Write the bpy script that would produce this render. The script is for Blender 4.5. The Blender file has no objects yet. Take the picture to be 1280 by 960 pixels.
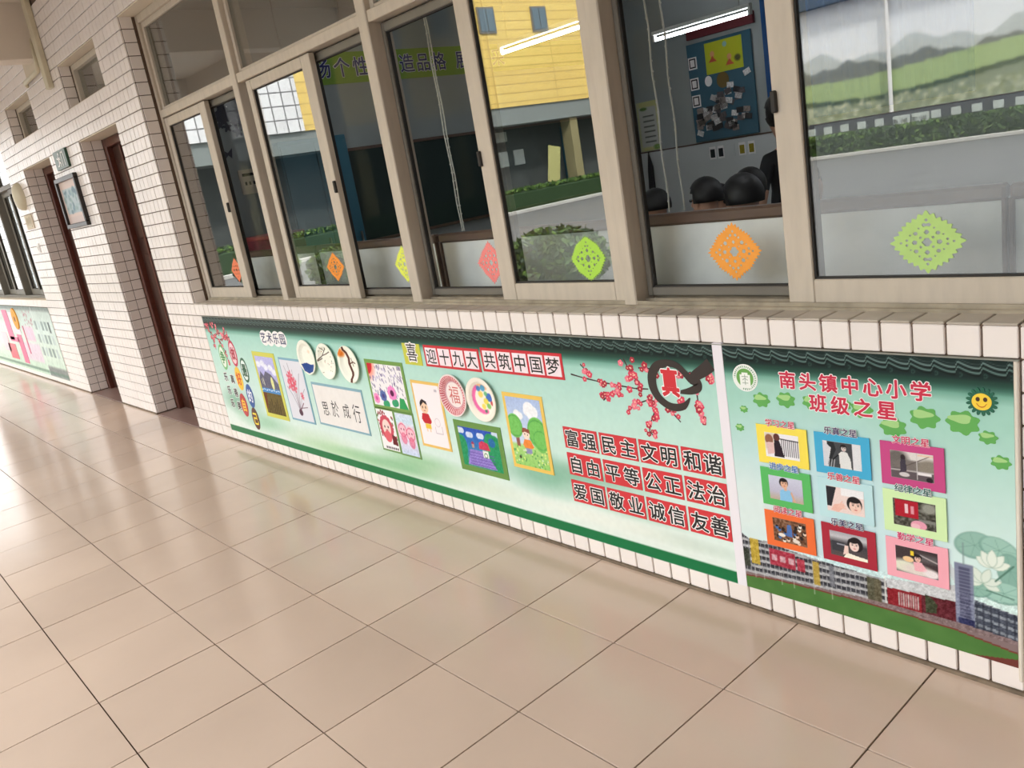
import bpy, math, random
import numpy as np
from mathutils import Vector, Matrix
random.seed(7); rng = np.random.default_rng(7)
SC = bpy.context.scene; COL = SC.collection

# ---------------------------------------------------------------- camera
CR = [[0.655914, 0.736084, -0.167206], [0.081655, -0.289404, -0.953718], [-0.750407, 0.611903, -0.249929]]
CC = (0.85536, -1.96421, 1.45473)
cam = bpy.data.cameras.new('camera'); camo = bpy.data.objects.new('camera', cam); COL.objects.link(camo)
cam.sensor_fit = 'HORIZONTAL'; cam.sensor_width = 36; cam.lens = 1040.61 / 1280 * 36
cam.clip_start = .05; cam.clip_end = 300
camo.matrix_world = Matrix(((CR[0][0], -CR[1][0], -CR[2][0], CC[0]), (CR[0][1], -CR[1][1], -CR[2][1], CC[1]),
                            (CR[0][2], -CR[1][2], -CR[2][2], CC[2]), (0, 0, 0, 1)))
SC.camera = camo

# ---------------------------------------------------------------- world, sun, exposure
w = bpy.data.worlds.new('sky'); SC.world = w; w.use_nodes = True
nt = w.node_tree; bg = nt.nodes['Background']
tc = nt.nodes.new('ShaderNodeTexCoord'); nz = nt.nodes.new('ShaderNodeTexNoise'); nz.inputs['Scale'].default_value = 2.2
nz.inputs['Detail'].default_value = 6
rp = nt.nodes.new('ShaderNodeValToRGB'); rp.color_ramp.elements[0].position = .35; rp.color_ramp.elements[1].position = .7
rp.color_ramp.elements[0].color = (.84, .92, 1.0, 1); rp.color_ramp.elements[1].color = (.97, .99, 1, 1)
nt.links.new(tc.outputs['Generated'], nz.inputs['Vector']); nt.links.new(nz.outputs['Fac'], rp.inputs['Fac'])
nt.links.new(rp.outputs['Color'], bg.inputs['Color']); bg.inputs['Strength'].default_value = 3.2
sun = bpy.data.lights.new('sun', 'SUN'); suno = bpy.data.objects.new('sun', sun); COL.objects.link(suno)
sun.energy = 5.0; sun.angle = math.radians(6); sun.color = (1, .97, .93)
suno.rotation_euler = Vector((-.62, -.35, -.80)).to_track_quat('-Z', 'Y').to_euler()
suno.location = (10, 10, 20)
SC.view_settings.view_transform = 'Standard'; SC.view_settings.look = 'None'
SC.view_settings.gamma = 1; SC.view_settings.use_curve_mapping = False
SC.view_settings.exposure = 0.40

# ---------------------------------------------------------------- materials
def lin(c):
    return tuple((v / 12.92 if v <= .04045 else ((v + .055) / 1.055) ** 2.4) for v in c)
def s255(r, g, b): return (r / 255, g / 255, b / 255)
MATS = {}
def mat(name, rgb, rough=.6, spec=.5, metal=0, noise=0, nscale=8, var=0, emit=0, stretch=(1, 1, 1), bump=0, coat=0):
    """procedural material: base colour from 0-255 sRGB with noise, per object variation and fine relief"""
    if name in MATS: return MATS[name]
    m = bpy.data.materials.new(name); m.use_nodes = True; t = m.node_tree; b = t.nodes['Principled BSDF']
    c = lin(s255(*rgb)); b.inputs['Roughness'].default_value = rough; b.inputs['Metallic'].default_value = metal
    b.inputs['Specular IOR Level'].default_value = spec; b.inputs['Coat Weight'].default_value = coat
    b.inputs['Coat Roughness'].default_value = .08
    if emit:
        b.inputs['Emission Color'].default_value = (*c, 1); b.inputs['Emission Strength'].default_value = emit
    co = t.nodes.new('ShaderNodeTexCoord'); mp = t.nodes.new('ShaderNodeMapping'); mp.inputs['Scale'].default_value = stretch
    n = t.nodes.new('ShaderNodeTexNoise'); n.inputs['Scale'].default_value = nscale; n.inputs['Detail'].default_value = 5
    g = t.nodes.new('ShaderNodeNewGeometry')
    t.links.new(g.outputs['Position'], mp.inputs['Vector']); t.links.new(mp.outputs['Vector'], n.inputs['Vector'])
    mr = t.nodes.new('ShaderNodeMapRange'); mr.inputs['From Min'].default_value = .3; mr.inputs['From Max'].default_value = .7
    mr.inputs['To Min'].default_value = 1 - noise; mr.inputs['To Max'].default_value = 1 + noise * .5
    t.links.new(n.outputs['Fac'], mr.inputs['Value'])
    oi = t.nodes.new('ShaderNodeObjectInfo'); mv = t.nodes.new('ShaderNodeMapRange')
    mv.inputs['To Min'].default_value = 1 - var; mv.inputs['To Max'].default_value = 1 + var * .4
    t.links.new(oi.outputs['Random'], mv.inputs['Value'])
    mu = t.nodes.new('ShaderNodeMath'); mu.operation = 'MULTIPLY'
    t.links.new(mr.outputs['Result'], mu.inputs[0]); t.links.new(mv.outputs['Result'], mu.inputs[1])
    vm = t.nodes.new('ShaderNodeVectorMath'); vm.operation = 'SCALE'; vm.inputs[0].default_value = c
    t.links.new(mu.outputs[0], vm.inputs['Scale']); t.links.new(vm.outputs[0], b.inputs['Base Color'])
    if bump:
        bp = t.nodes.new('ShaderNodeBump'); bp.inputs['Strength'].default_value = bump; bp.inputs['Distance'].default_value = .003
        t.links.new(n.outputs['Fac'], bp.inputs['Height']); t.links.new(bp.outputs['Normal'], b.inputs['Normal'])
    MATS[name] = m; return m
def print_mat(name, rough=.35, spec=.4):
    """flat print: the colours come from the mesh colour attribute 'ink'"""
    if name in MATS: return MATS[name]
    m = bpy.data.materials.new(name); m.use_nodes = True; t = m.node_tree; b = t.nodes['Principled BSDF']
    a = t.nodes.new('ShaderNodeAttribute'); a.attribute_name = 'ink'
    t.links.new(a.outputs['Color'], b.inputs['Base Color']); b.inputs['Roughness'].default_value = rough
    b.inputs['Specular IOR Level'].default_value = spec
    MATS[name] = m; return m
def glass_mat(name, refl, tint, rough=0.0, k=1.0):
    """window glass: part mirror (stronger at grazing angles), part see-through"""
    m = bpy.data.materials.new(name); m.use_nodes = True; t = m.node_tree; t.nodes.clear()
    o = t.nodes.new('ShaderNodeOutputMaterial'); mx = t.nodes.new('ShaderNodeMixShader')
    tr = t.nodes.new('ShaderNodeBsdfTransparent'); tr.inputs['Color'].default_value = (*tint, 1)
    gl = t.nodes.new('ShaderNodeBsdfGlossy'); gl.inputs['Roughness'].default_value = rough
    # Schlick reflectance, the same from both faces of the pane: refl + k * facing^5
    lw = t.nodes.new('ShaderNodeLayerWeight'); lw.inputs['Blend'].default_value = .5
    pw = t.nodes.new('ShaderNodeMath'); pw.operation = 'POWER'; pw.inputs[1].default_value = 5; t.links.new(lw.outputs['Facing'], pw.inputs[0])
    mr = t.nodes.new('ShaderNodeMapRange'); mr.inputs['To Min'].default_value = refl; mr.inputs['To Max'].default_value = refl + (1 - refl) * k
    t.links.new(pw.outputs[0], mr.inputs['Value']); t.links.new(mr.outputs['Result'], mx.inputs['Fac'])
    t.links.new(tr.outputs[0], mx.inputs[1]); t.links.new(gl.outputs[0], mx.inputs[2]); t.links.new(mx.outputs[0], o.inputs['Surface'])
    MATS[name] = m; return m
def brick_mat(name, c1, c2, grout, bw, bh, rough=.5, mortar=.02, axis='YZ'):
    m = bpy.data.materials.new(name); m.use_nodes = True; t = m.node_tree; b = t.nodes['Principled BSDF']
    g = t.nodes.new('ShaderNodeNewGeometry'); sp = t.nodes.new('ShaderNodeSeparateXYZ'); cb = t.nodes.new('ShaderNodeCombineXYZ')
    t.links.new(g.outputs['Position'], sp.inputs[0])
    t.links.new(sp.outputs[axis[0]], cb.inputs['X']); t.links.new(sp.outputs[axis[1]], cb.inputs['Y'])
    br = t.nodes.new('ShaderNodeTexBrick'); br.offset = 0; br.inputs['Scale'].default_value = 1
    br.inputs['Color1'].default_value = (*lin(s255(*c1)), 1); br.inputs['Color2'].default_value = (*lin(s255(*c2)), 1)
    br.inputs['Mortar'].default_value = (*lin(s255(*grout)), 1); br.inputs['Mortar Size'].default_value = mortar
    br.inputs['Brick Width'].default_value = bw; br.inputs['Row Height'].default_value = bh
    t.links.new(cb.outputs[0], br.inputs['Vector']); t.links.new(br.outputs['Color'], b.inputs['Base Color'])
    b.inputs['Roughness'].default_value = rough; MATS[name] = m; return m

M_TILE = mat('glazed_wall_tile', (244, 234, 228), rough=.28, noise=.05, nscale=3, var=.05, bump=.05)
M_GROUT = mat('dark_grout', (112, 92, 78), rough=.9, noise=.25, nscale=30)
M_FLOOR = mat('polished_floor_tile', (206, 182, 163), rough=.15, spec=.5, noise=.06, nscale=2.2, var=.06)
M_FJOINT = mat('floor_joint', (70, 52, 42), rough=.95, spec=0, noise=.2, nscale=30)
M_THRESH = mat('threshold_stone', (150, 122, 112), rough=.3, noise=.1, nscale=12)
M_ALU = mat('weathered_aluminium', (202, 189, 172), rough=.5, metal=.0, noise=.08, nscale=9, stretch=(4, 4, .8), spec=.4)
M_ALUD = mat('dull_grey_aluminium', (120, 114, 104), rough=.5, noise=.1, nscale=10)
M_RUB = mat('black_glazing_rubber', (46, 42, 38), rough=.7)
M_PLASTER = mat('cream_plaster', (222, 208, 188), rough=.85, noise=.06, nscale=3)
M_CEIL = mat('white_ceiling_paint', (226, 214, 200), rough=.9, noise=.04, nscale=2)
M_DUCT = mat('cream_cable_duct', (214, 204, 178), rough=.5, noise=.08, nscale=9)
M_DOOR = mat('dark_red_brown_wood', (62, 34, 25), rough=.38, noise=.35, nscale=9, stretch=(6, 6, .6), bump=.1)
M_DOORL = mat('red_brown_wood_frame', (92, 46, 34), rough=.35, noise=.25, nscale=9, stretch=(6, 6, .6), bump=.1)
M_METAL = mat('brushed_metal', (160, 158, 150), rough=.35, metal=.9)
M_BLACKF = mat('black_picture_frame', (36, 28, 26), rough=.35)
M_PRINT = print_mat('poster_ink', .40, .20); M_PAPER = print_mat('drawing_ink', .7, .3)
M_WHITE = mat('white_paint', (238, 234, 230), rough=.5)
M_INK = mat('black_ink', (24, 22, 24), rough=.5); M_INKW = mat('white_ink', (250, 246, 244), rough=.5)
M_ROOMW = mat('classroom_wall_paint', (160, 166, 164), rough=.85, noise=.05, nscale=2)
M_WAINS = mat('pale_wainscot_paint', (214, 216, 214), rough=.6, noise=.04, nscale=2)
M_ROOMF = mat('classroom_floor', (120, 116, 108), rough=.4, noise=.1, nscale=4)
M_BB = mat('blackboard_green', (20, 44, 40), rough=.65, noise=.15, nscale=3)
M_CAB = mat('pale_laminate_board', (228, 228, 224), rough=.7, noise=.13, nscale=7)
M_CABR = mat('brown_edge_banding', (98, 74, 60), rough=.45, noise=.15, nscale=12)
G_OUT = glass_mat('reflective_sash_glass', .22, (.93, .95, .94))
G_IN = glass_mat('clear_inner_glass', .002, (.96, .97, .965), 0, .3)
G_UP = glass_mat('dusty_transom_glass', .25, (.85, .88, .85), .03)

# ---------------------------------------------------------------- mesh helpers
def link(o, parent=None):
    COL.objects.link(o)
    if parent is not None: o.parent = parent
    return o
def tag(o, label=None, cat=None, group=None, kind=None):
    if label: o['label'] = label
    if cat: o['category'] = cat
    if group: o['group'] = group
    if kind: o['kind'] = kind
    return o
def thing(name, label, cat, loc=(0, 0, 0), group=None, kind=None):
    o = bpy.data.objects.new(name, None); o.empty_display_size = .05; o.location = loc; link(o)
    return tag(o, label, cat, group, kind)
class MB:
    def __init__(s): s.v = []; s.f = []; s.mi = []; s.m = 0
    def add(s, vs, fs):
        n = len(s.v); s.v += [tuple(map(float, q)) for q in vs]; s.f += [tuple(i + n for i in f) for f in fs]; s.mi += [s.m] * len(fs); return s
    def box(s, x0, x1, y0, y1, z0, z1, bev=0):
        if x0 > x1: x0, x1 = x1, x0
        if y0 > y1: y0, y1 = y1, y0
        if z0 > z1: z0, z1 = z1, z0
        if not bev:
            return s.add([(x, y, z) for z in (z0, z1) for y in (y0, y1) for x in (x0, x1)],
                  [(0, 2, 3, 1), (4, 5, 7, 6), (0, 1, 5, 4), (2, 6, 7, 3), (0, 4, 6, 2), (1, 3, 7, 5)])
        b = min(bev, (x1 - x0) / 2.1, (y1 - y0) / 2.1, (z1 - z0) / 2.1); vs = []; idx = {}
        for i, (X, sx) in enumerate(((x0, 1), (x1, -1))):
            for j, (Y, sy) in enumerate(((y0, 1), (y1, -1))):
                for k, (Z, sz) in enumerate(((z0, 1), (z1, -1))):
                    for a, q in enumerate(((X, Y + sy * b, Z + sz * b), (X + sx * b, Y, Z + sz * b), (X + sx * b, Y + sy * b, Z))):
                        idx[i, j, k, a] = len(vs); vs.append(q)
        I = idx; f = []
        for i in (0, 1):
            f.append([I[i, 0, 0, 0], I[i, 1, 0, 0], I[i, 1, 1, 0], I[i, 0, 1, 0]][::(-1 if i == 0 else 1)])
            f.append([I[0, i, 0, 1], I[1, i, 0, 1], I[1, i, 1, 1], I[0, i, 1, 1]][::(1 if i == 0 else -1)])
            f.append([I[0, 0, i, 2], I[1, 0, i, 2], I[1, 1, i, 2], I[0, 1, i, 2]][::(-1 if i == 0 else 1)])
        for a in (0, 1):
            for c in (0, 1):
                f.append([I[a, c, 0, 0], I[a, c, 1, 0], I[a, c, 1, 1], I[a, c, 0, 1]])
                f.append([I[a, 0, c, 0], I[a, 1, c, 0], I[a, 1, c, 2], I[a, 0, c, 2]])
                f.append([I[0, a, c, 1], I[1, a, c, 1], I[1, a, c, 2], I[0, a, c, 2]])
        for k in [(i, j, l) for i in (0, 1) for j in (0, 1) for l in (0, 1)]:
            f.append([I[(*k, 0)], I[(*k, 1)], I[(*k, 2)]])
        return s.add(vs, f)
    def tube(s, pts, r, n=8, caps=True):
        rs = r if isinstance(r, (list, tuple)) else [r] * len(pts); pts = [Vector(p) for p in pts]; ring = []
        for i, p in enumerate(pts):
            d = (pts[min(i + 1, len(pts) - 1)] - pts[max(i - 1, 0)]).normalized()
            u = d.orthogonal().normalized(); 
            if i and ring: 
                u = (pu - d * pu.dot(d)).normalized()
            pu = u; v = d.cross(u)
            ring.append([p + (u * math.cos(2 * math.pi * k / n) + v * math.sin(2 * math.pi * k / n)) * rs[i] for k in range(n)])
        vs = [q for rr in ring for q in rr]; fs = []
        for i in range(len(pts) - 1):
            for k in range(n): fs.append((i * n + k, i * n + (k + 1) % n, (i + 1) * n + (k + 1) % n, (i + 1) * n + k))
        if caps: fs.append(tuple(range(n))[::-1]); fs.append(tuple((len(pts) - 1) * n + k for k in range(n)))
        return s.add(vs, fs)
    def prism(s, pts, y0, y1):
        """polygon in x,z extruded along y"""
        n = len(pts); vs = [(x, y0, z) for x, z in pts] + [(x, y1, z) for x, z in pts]
        return s.add(vs, [tuple(range(n)), tuple(range(2 * n - 1, n - 1, -1))] + [(i, i + n, (i + 1) % n + n, (i + 1) % n) for i in range(n)])
    def disc(s, cx, cz, rx, rz, y0, y1, n=40, rot=0):
        c, q = math.cos(rot), math.sin(rot)
        return s.prism([(cx + rx * math.cos(t) * c - rz * math.sin(t) * q, cz + rx * math.cos(t) * q + rz * math.sin(t) * c)
                        for t in [2 * math.pi * k / n for k in range(n)]], y0, y1)
    def lathe(s, cx, cz, prof, n=40):
        """profile of (radius, y) turned round an axis along y"""
        vs = []; fs = []
        for r, y in prof:
            for k in range(n): vs.append((cx + r * math.cos(2 * math.pi * k / n), y, cz + r * math.sin(2 * math.pi * k / n)))
        for i in range(len(prof) - 1):
            for k in range(n): fs.append((i * n + k, i * n + (k + 1) % n, (i + 1) * n + (k + 1) % n, (i + 1) * n + k))
        return s.add(vs, fs)
    def sphere(s, c, r, n=10, sq=(1, 1, 1)):
        vs = []; fs = []
        for i in range(n + 1):
            a = math.pi * i / n
            for k in range(2 * n):
                b = math.pi * k / n; vs.append((c[0] + r * sq[0] * math.sin(a) * math.cos(b), c[1] + r * sq[1] * math.sin(a) * math.sin(b), c[2] + r * sq[2] * math.cos(a)))
        for i in range(n):
            for k in range(2 * n): fs.append((i * 2 * n + k, (i + 1) * 2 * n + k, (i + 1) * 2 * n + (k + 1) % (2 * n), i * 2 * n + (k + 1) % (2 * n)))
        return s.add(vs, fs)
    def mesh(s, name, mats):
        me = bpy.data.meshes.new(name); me.from_pydata(s.v, [], s.f)
        for m in (mats if isinstance(mats, (list, tuple)) else [mats]): me.materials.append(m)
        if any(s.mi): me.polygons.foreach_set('material_index', s.mi)
        me.update(); return me
    def build(s, name, mats, parent=None, smooth=False, label=None, loc=None):
        me = s.mesh(name, mats)
        import bmesh
        b = bmesh.new(); b.from_mesh(me); bmesh.ops.recalc_face_normals(b, faces=b.faces); b.to_mesh(me); b.free()
        if smooth: me.polygons.foreach_set('use_smooth', [True] * len(me.polygons))
        o = bpy.data.objects.new(name, me); link(o, parent)
        if loc is not None: o.location = loc
        if label: o['label'] = label
        return o
def inst(name, me, parent, loc, rot=None, scale=None):
    o = bpy.data.objects.new(name, me); link(o, parent); o.location = loc
    if rot: o.rotation_euler = rot
    if scale: o.scale = scale
    return o

# ---------------------------------------------------------------- flat print painter
class Canvas:
    def __init__(s, x0, x1, z0, z1, res, col=(255, 255, 255)):
        s.x0, s.x1, s.z0, s.z1 = x0, x1, z0, z1
        s.nx = max(2, int(round((x1 - x0) / res)) + 1); s.nz = max(2, int(round((z1 - z0) / res)) + 1)
        s.X, s.Z = np.meshgrid(np.linspace(x0, x1, s.nx), np.linspace(z0, z1, s.nz)); s.px = res
        s.a = np.zeros((s.nz, s.nx, 3)) + np.array(col) / 255.
    def mix(s, m, col):
        c = np.array(col) / 255.; m = np.clip(m, 0, 1)[..., None]; s.a = s.a * (1 - m) + c * m; return s
    def vgrad(s, stops):
        zs = [q[0] for q in stops]
        for k in range(3): s.a[..., k] = np.interp(s.Z, zs, [q[1][k] / 255. for q in stops])
        return s
    def rect(s, x0, x1, z0, z1, col, al=1, soft=None):
        p = soft or s.px
        m = np.clip((s.X - x0) / p + .5, 0, 1) * np.clip((x1 - s.X) / p + .5, 0, 1) * np.clip((s.Z - z0) / p + .5, 0, 1) * np.clip((z1 - s.Z) / p + .5, 0, 1)
        return s.mix(m * al, col)
    def ell(s, cx, cz, rx, rz, col, rot=0, soft=0, al=1):
        c, q = math.cos(rot), math.sin(rot); dx, dz = s.X - cx, s.Z - cz
        d = np.sqrt(((dx * c + dz * q) / rx) ** 2 + ((-dx * q + dz * c) / rz) ** 2)
        e = soft if soft else s.px / min(rx, rz)
        return s.mix(al * (1 - np.clip((d - 1 + e / 2) / e, 0, 1)), col)
    def ring(s, cx, cz, r0, r1, col, al=1):
        d = np.hypot(s.X - cx, s.Z - cz); return s.mix(al * np.clip((d - r0) / s.px + .5, 0, 1) * np.clip((r1 - d) / s.px + .5, 0, 1), col)
    def poly(s, pts, col, al=1):
        ins = np.zeros(s.X.shape, bool); n = len(pts)
        for i in range(n):
            (xa, za), (xb, zb) = pts[i], pts[(i + 1) % n]
            if za == zb: continue
            ins ^= ((za > s.Z) != (zb > s.Z)) & (s.X < (xb - xa) * (s.Z - za) / (zb - za) + xa)
        return s.mix(ins * float(al), col)
    def line(s, pts, wd, col, al=1):
        m = np.zeros(s.X.shape)
        for (xa, za), (xb, zb) in zip(pts[:-1], pts[1:]):
            L = max(1e-12, (xb - xa) ** 2 + (zb - za) ** 2); t = np.clip(((s.X - xa) * (xb - xa) + (s.Z - za) * (zb - za)) / L, 0, 1)
            d = np.hypot(s.X - xa - t * (xb - xa), s.Z - za - t * (zb - za)); m = np.maximum(m, np.clip((wd / 2 - d) / s.px + .5, 0, 1))
        return s.mix(m * al, col)
    def blur(s, k=1):
        for _ in range(k):
            p = np.pad(s.a, ((1, 1), (1, 1), (0, 0)), 'edge'); s.a = (p[1:-1, 1:-1] * 2 + p[:-2, 1:-1] + p[2:, 1:-1] + p[1:-1, :-2] + p[1:-1, 2:]) / 6
        return s
    def cloud(s, amp, k=5):
        c = rng.random((max(2, s.nz // k), max(2, s.nx // k))); iz = np.linspace(0, c.shape[0] - 1.001, s.nz); ix = np.linspace(0, c.shape[1] - 1.001, s.nx)
        z0 = iz.astype(int); x0 = ix.astype(int); fz = (iz - z0)[:, None]; fx = (ix - x0)[None]
        z1 = np.minimum(z0 + 1, c.shape[0] - 1); x1 = np.minimum(x0 + 1, c.shape[1] - 1)
        v = c[z0][:, x0] * (1 - fz) * (1 - fx) + c[z1][:, x0] * fz * (1 - fx) + c[z0][:, x1] * (1 - fz) * fx + c[z1][:, x1] * fz * fx
        return v
    def speck(s, amp, k=1, mask=None):
        v = (s.cloud(1, k) - .5)[..., None] * amp
        s.a = np.clip(s.a + (v if mask is None else v * mask[..., None]), 0, 1); return s
    def build(s, name, yf, yb, m, parent=None, clip=None, axis='Y'):
        """front sheet at yf with skirt back to yb"""
        nx, nz = s.nx, s.nz; N = nx * nz
        co = np.empty((N + 4, 3)); co[:N, 0] = s.X.ravel(); co[:N, 1] = yf; co[:N, 2] = s.Z.ravel()
        co[N:] = [(s.x0, yb, s.z0), (s.x1, yb, s.z0), (s.x1, yb, s.z1), (s.x0, yb, s.z1)]
        i = (np.arange(nz - 1)[:, None] * nx + np.arange(nx - 1)[None]).ravel()
        q = np.stack([i, i + 1, i + nx + 1, i + nx], 1)
        if clip is not None: q = q[clip(co[i, 0] + s.px / 2, co[i, 2] + s.px / 2)]
        c = [0, nx - 1, N - 1, N - nx]
        ex = np.array([(N, N + 1, c[1], c[0]), (N + 1, N + 2, c[2], c[1]), (N + 2, N + 3, c[3], c[2]), (N + 3, N, c[0], c[3]), (N + 3, N + 2, N + 1, N)])
        if clip is None: q = np.concatenate([q, ex])
        me = bpy.data.meshes.new(name); me.vertices.add(N + 4); me.vertices.foreach_set('co', co.ravel())
        me.loops.add(len(q) * 4); me.loops.foreach_set('vertex_index', q.ravel().astype(np.int32))
        me.polygons.add(len(q)); me.polygons.foreach_set('loop_start', np.arange(0, len(q) * 4, 4, dtype=np.int32))
        me.update(calc_edges=True)
        a = np.clip(s.a, 0, 1); L = np.where(a <= .04045, a / 12.92, ((a + .055) / 1.055) ** 2.4)
        col = np.ones((N + 4, 4)); col[:N, :3] = L.reshape(-1, 3); col[N:, :3] = .7
        at = me.color_attributes.new('ink', 'FLOAT_COLOR', 'POINT'); at.data.foreach_set('color', col.ravel())
        me.materials.append(m); me.validate(); o = bpy.data.objects.new(name, me); return link(o, parent)

# ---------------------------------------------------------------- lettering
GLY = {}
def glyph(ch):
    k = ch
    if k not in GLY:
        c = bpy.data.curves.new('g', 'FONT'); c.body = ch; c.size = 1; c.resolution_u = 2
        o = bpy.data.objects.new('g', c); COL.objects.link(o)
        dg = bpy.context.evaluated_depsgraph_get(); me = bpy.data.meshes.new_from_object(o.evaluated_get(dg), depsgraph=dg)
        v = [(p.co.x, p.co.y) for p in me.vertices]; f = [tuple(p.vertices) for p in me.polygons]
        bpy.data.objects.remove(o); bpy.data.curves.remove(c); bpy.data.meshes.remove(me)
        GLY[k] = (v, f)
    return GLY[k]
def lettering(chars, parent, name, m, y, off=.02, flip=False, plane='Y'):
    """chars: list of (character, centre x, centre z, width, height); flat glyphs lying on the sheet"""
    b = MB()
    for it in chars:
        ch, cx, cz, wd, ht = it[:5]; rot = it[5] if len(it) > 5 else 0
        v, f = glyph(ch); c, q = math.cos(rot), math.sin(rot)
        nd = 0 if off <= 0 else (8 if off < .03 else 12)
        for ki, (kx, ky) in enumerate([(0, 0)] + [(off * math.cos(2 * math.pi * k / nd), off * math.sin(2 * math.pi * k / nd)) for k in range(nd)]):
            vs = []; yy = y + (.000025 if plane == 'Y' else -.00005) * ki
            for gx, gy in v:
                dx = (gx + kx - .5) * wd; dz = (gy + ky - .38) * ht; X = dx * c - dz * q; Z = dx * q + dz * c
                vs.append((cx + X, yy, cz + Z) if plane == 'Y' else (yy, cx + X, cz + Z))
            b.add(vs, f)
    me = b.mesh(name, m); o = bpy.data.objects.new(name, me); return link(o, parent)
def words(s, x0, z0, x1, z1, h, w=None):
    """spread the characters of s between the centres of the first and the last"""
    n = len(s); w = w or h
    return [(c, x0 + (x1 - x0) * i / max(1, n - 1), z0 + (z1 - z0) * i / max(1, n - 1), w, h) for i, c in enumerate(s)]

# ---------------------------------------------------------------- the corridor wall
P = .0774; X0 = .209; Z0 = .009
def col_x(i): return X0 - P * i            # joint i counted to the left
def row_z(k): return Z0 + P * k
WL, WR = col_x(199), col_x(-30)
WIN1 = (col_x(63), col_x(-19), row_z(12), row_z(35))      # big classroom window
WIN2 = (col_x(192), col_x(116), row_z(12), row_z(35))     # window of the next classroom
DOORA = (col_x(82), col_x(70), -.01, row_z(28)); DOORB = (col_x(107), col_x(94), -.01, row_z(28))
VENTA = (col_x(82), col_x(70), row_z(31), row_z(35)); VENTB = (col_x(107), col_x(95), row_z(31), row_z(35))
HOLES = [WIN1, WIN2, DOORA, DOORB, VENTA, VENTB]; HT = 3.25
wall = thing('wall_front', 'corridor wall of small square white tiles around the classroom windows and doors', 'wall', (0, 0, 0), kind='structure')
b = MB(); xs = sorted({WL, WR} | {v for h in HOLES for v in h[:2]}); zs = sorted({-.01, HT} | {v for h in HOLES for v in h[2:]})
for xa, xb in zip(xs[:-1], xs[1:]):
    for za, zb in zip(zs[:-1], zs[1:]):
        cx, cz = (xa + xb) / 2, (za + zb) / 2
        if any(h[0] < cx < h[1] and h[2] < cz < h[3] for h in HOLES): continue
        b.box(xa, xb, .004, .24, za, zb)
b.build('wall_core', M_GROUT, wall)
P1 = (-4.572, -.600, .074, .858); P2 = (-.566, .197, .076, .858); P3 = (-13.2, -8.812, .064, .858)
def covered(xa, xb, za, zb):
    return any(xa >= p[0] - .002 and xb <= p[1] + .002 and za >= p[2] and zb <= p[3] + .004 for p in (P1, P2, P3))
tile_me = MB().box(-.0362, .0362, -.006, .006, -.0362, .0362, .0022).mesh('tile', M_TILE)
cells = []
for i in range(-29, 199):
    for k in range(0, 42):
        xa, xb, za, zb = col_x(i + 1), col_x(i), row_z(k), row_z(k + 1)
        if xb > WR or zb > HT: continue
        cx, cz = (xa + xb) / 2, (za + zb) / 2
        if any(h[0] < cx < h[1] and h[2] < cz < h[3] for h in HOLES) or covered(xa, xb, za, zb): continue
        r = [CR[a][0] * (cx - CC[0]) + CR[a][1] * (0 - CC[1]) + CR[a][2] * (cz - CC[2]) for a in range(3)]
        vis = r[2] > 0 and abs(1040.6 * r[0] / r[2]) < 655 and abs(1040.6 * r[1] / r[2]) < 495
        cells.append((0 if vis else 1, r[0] ** 2 + r[1] ** 2 + r[2] ** 2, cx, cz))
cells.sort()
def jit(): return random.uniform(-.0009, .0009)
for c in cells[:300]: inst('tile', tile_me, wall, (c[2], .001 + jit(), c[3]), (random.uniform(-.006, .006), 0, random.uniform(-.006, .006)))
b = MB()
for c in cells[300:]:
    y = .001 + jit(); b.box(c[2] - .0362, c[2] + .0362, y - .006, y + .004, c[3] - .0362, c[3] + .0362, .0022)
tag(b.build('tile_field', M_TILE, wall), kind='stuff')
# tiles lining the reveals, a strip one or two tiles deep
b = MB()
def reveal(x, side, z0, z1, deep):
    n = int(round((z1 - z0) / P))
    for k in range(n):
        for d in range(deep):
            y0 = .004 + d * P
            b.box(x, x + side * .006, y0 + .002, min(y0 + P - .0025, .158), z0 + k * P + .0025, z0 + (k + 1) * P - .0025, .0015)
reveal(WIN1[0], 1, WIN1[2], WIN1[3], 1); reveal(WIN2[1], -1, WIN2[2], WIN2[3], 1)
for h in (DOORA, DOORB): reveal(h[0], 1, row_z(0), h[3], 2); reveal(h[1], -1, row_z(0), h[3], 2)
for h in (VENTA, VENTB): reveal(h[0], 1, h[2], h[3], 1); reveal(h[1], -1, h[2], h[3], 1)
tag(b.build('reveal_tile', M_TILE, wall), kind='stuff')
b = MB()
for h in HOLES: b.box(h[0], h[1], .0, .24, h[3] - .008, h[3] - .0005)
b.build('head_plaster', M_PLASTER, wall)
# window sill with its own tiles
sill = thing('trim_1', 'sill of square white tiles below the big classroom window', 'window sill', (0, 0, 0), kind='structure')
MB().box(WIN1[0], WIN1[1], .0, .24, WIN1[2] - .01, WIN1[2] - .0005).build('sill_bed', M_GROUT, sill)
st_me = MB().box(-.0362, .0362, -.0535, .0535, -.003, .003, .0018).mesh('tile', mat('worn_sill_tile', (196, 184, 170), rough=.4, noise=.14, nscale=10, var=.05))
for i in range(-19, 63): inst('tile', st_me, sill, ((col_x(i) + col_x(i + 1)) / 2, .0485, WIN1[2] + .0015 + jit() * .5))
s2 = thing('trim_2', 'narrow tiled sill below the far left window', 'window sill', (0, 0, 0), kind='structure')
MB().box(WIN2[0], WIN2[1], -.004, .24, WIN2[2] - .006, WIN2[2] + .004, .002).build('sill_slab', M_PLASTER, s2)

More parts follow.
